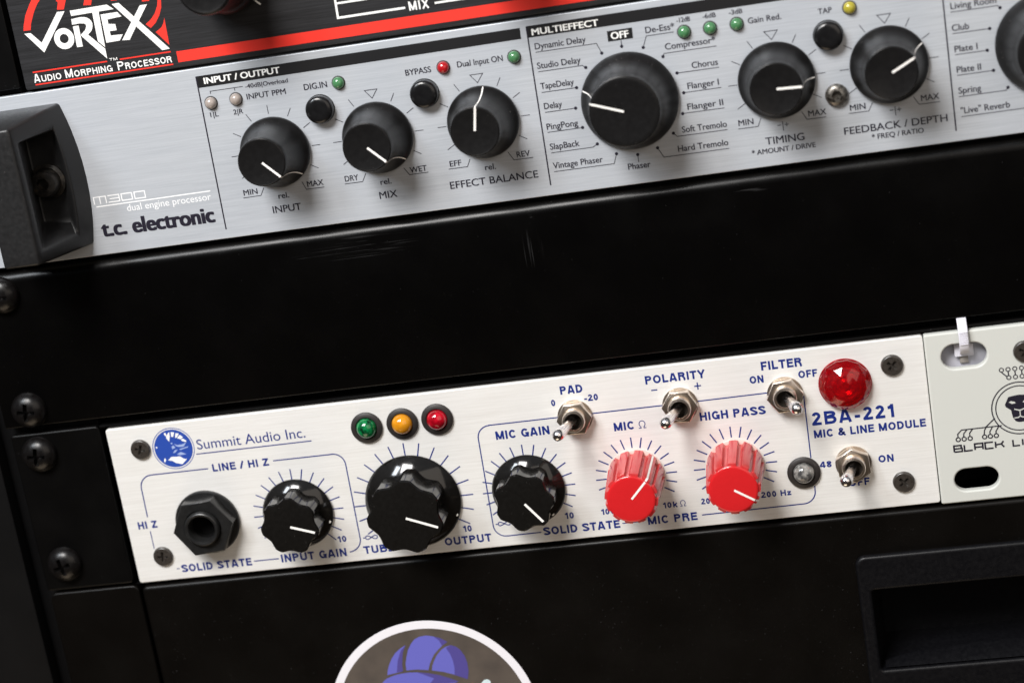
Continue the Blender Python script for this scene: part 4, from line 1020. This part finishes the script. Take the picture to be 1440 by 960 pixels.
# drawer ---------------------------------------------------------------
dr = thing('storage_unit', 'black steel rack drawer with a recessed pull at the bottom right, under the preamp', 'rack drawer', (130, -165, 0))
part('rack_ear', plate('rack_ear', [rrect(-7.3, 18.4, -230, -91.0, 2.0)], -2.4, 0.0, 0.5, M_DRAWER), dr)
BX0, BX1, BY0, BY1 = 209.6, 300, -155, -102.4
part('drawer_front', plate('drawer_front', [rrect(19.3, 330, -230, -91.45, 1.6), rrect(BX0 + 1.2, BX1 - 1.2, BY0 + 1.2, BY1 - 1.2, 2.0)], -2.2, 0.6, 1.0, M_DRAWER), dr)
ox0, ox1, oy0, oy1 = 213.0, 297, -134.2, -111.9
bzm = plate('pull_handle', [rrect(BX0, BX1, BY0, BY1, 2.6), rrect(ox0, ox1, oy0, oy1, 0.8)], -0.6, 2.0, 0.9, M_BEZ2, 4)
ph = part('pull_handle', bzm, dr, (0, 0, 0), 0, 'black plastic recessed drawer pull')
cup = G()
def rl(x0, x1, y0, y1, z_): return [(x0, y0, z_), (x1, y0, z_), (x1, y1, z_), (x0, y1, z_)]
cup.rings([rl(ox0, ox1, oy0, oy1, 1.2)[::-1], rl(ox0 + .4, ox1 - .4, oy0 + .3, oy1 - .4, -3)[::-1], rl(ox0 + 2, ox1 - 2, oy0 + 1.5, oy1 - 2, -18)[::-1]])
part('cup', cup.mesh('cup', M_BEZ2, 30), ph, sub=True)
# inner lip at the bottom of the cup, bowed upwards towards the middle
lip = G(); lo_ = []
for i in range(17):
    x_ = ox0 + 1.2 + (ox1 - ox0 - 2.4) * i / 16; b_ = math.sin(math.pi * i / 16) ** 0.6
    lo_.append([(x_, oy0 + 0.1, 0.9), (x_, oy0 + 0.45, 1.3), (x_, oy0 + 1.0 + 2.0 * b_, -0.8 - 2.4 * b_), (x_, oy0 + 1.2 + 2.0 * b_, -1.8 - 2.4 * b_), (x_, oy0 + 0.1, -3.0)])
lip.rings(lo_)
lm = lip.mesh('grip_lip', M_BEZ2)
bm = bmesh.new(); bm.from_mesh(lm); bmesh.ops.recalc_face_normals(bm, faces=bm.faces); bm.to_mesh(lm); bm.free(); finish(lm, M_BEZ2, 50)
part('grip_lip', lm, ph, sub=True)

# sticker --------------------------------------------------------------
st = thing('round_sticker', 'round white-bordered sticker of a blue cap on brown, stuck on the drawer front', 'sticker', (93.4, -137.6, 0.6))
part('white_border', plate('white_border', [circ(93.4, -137.6, 28.76, 128)], 0.62, 0.78, 0.03, mat('white_vinyl', (0.78, 0.76, 0.80), 0.35)), st)
M_STK = mat('brown_grey_vinyl', (0.085, 0.068, 0.055), 0.35)
f_ = noise(M_STK, (120, 120, 120), 1.0, 3.0)
L(M_STK, ramp(M_STK, f_, [(0.3, (0.070, 0.058, 0.050)), (0.7, (0.105, 0.085, 0.070))]), BS(M_STK).inputs['Base Color'])
cap_l = mat('blue_cap_print', (0.125, 0.125, 0.47), 0.4); cap_d = mat('dark_blue_cap_print', (0.075, 0.060, 0.25), 0.4)
part('picture_ground', G().disc(93.4, -137.6, 26.55, 0.81, 128).mesh('picture_ground', M_STK), st)
g = G()
for a in [[(82.54, -123.56), (82.9, -122.2), (83.48, -120.83), (84.5, -119.0), (85.88, -117.33), (87.4, -116.2), (89.09, -115.31), (88.0, -117.3), (87.48, -119.35), (87.1, -121.1), (87.07, -122.82)],
          [(87.98, -122.67), (88.1, -120.8), (88.64, -119.0), (89.5, -116.8), (90.68, -115.01), (91.8, -113.9), (93.17, -113.3), (95.1, -113.1), (97.04, -113.55), (98.9, -114.3), (100.6, -115.52), (99.0, -116.4), (97.64, -117.55), (96.3, -118.8), (95.44, -120.12), (94.6, -121.6), (94.03, -123.16), (91, -122.7)],
          [(94.96, -123.34), (95.3, -122.0), (96.0, -120.64), (97.1, -119.0), (98.5, -117.63), (99.8, -116.9), (101.3, -116.51), (102.6, -117.1), (103.62, -118.13), (104.5, -119.9), (104.91, -121.97), (104.8, -124.6), (104.21, -126.8), (102.5, -125.8), (100.68, -125.06), (97.8, -124.0)],
          [(80.55, -125.95), (81.4, -125.1), (82.37, -124.48), (84.4, -123.8), (86.52, -123.47), (88.7, -123.35), (90.9, -123.51), (93.9, -124.05), (96.78, -124.92), (99.3, -126.0), (101.61, -127.25), (96, -128.6), (88, -128.6)]]:
    g.poly(a, 0.83)
for a in [[(89.09, -115.31), (88.0, -117.3), (87.48, -119.35), (87.1, -121.1), (87.07, -122.82), (85.29, -122.97), (86.11, -119.68), (87.51, -116.79)], [(97.04, -113.55), (98.9, -114.3), (100.6, -115.52), (98.91, -116.4), (98.38, -114.9)],
          [(101.3, -116.51), (102.6, -117.1), (103.62, -118.13), (104.5, -119.9), (104.91, -121.97), (104.8, -124.6), (104.21, -126.8), (100.87, -125.22), (101.2, -123.2), (101.15, -121.14), (100.7, -119.0), (99.87, -117.21)], [(90.9, -123.51), (93.9, -124.05), (96.78, -124.92), (99.3, -126.0), (101.61, -127.25), (98.09, -127.6), (93.28, -127.6), (95.11, -125.7)]]:
    g.poly(a, 0.845, 1)
part('cap_picture', g.mesh('cap_picture', [cap_l, cap_d]), st)
g = G().poly([(106.6, -130.5), (107.3, -128.7), (108.54, -127.45), (109.5, -127.3), (110.21, -127.84), (110.5, -130.5)], 0.83).poly([(104.3, -130.0), (104.67, -128.48), (105.39, -128.08), (105.95, -128.6), (106.2, -130)], 0.83, 1)
part('picture_accents', g.mesh('picture_accents', [mat('pale_cyan_print', (0.60, 0.72, 0.74), 0.4), mat('orange_print', (0.70, 0.14, 0.04), 0.4)]), st)
for me_ in list(bpy.data.meshes):
    if me_.users == 0: bpy.data.meshes.remove(me_)
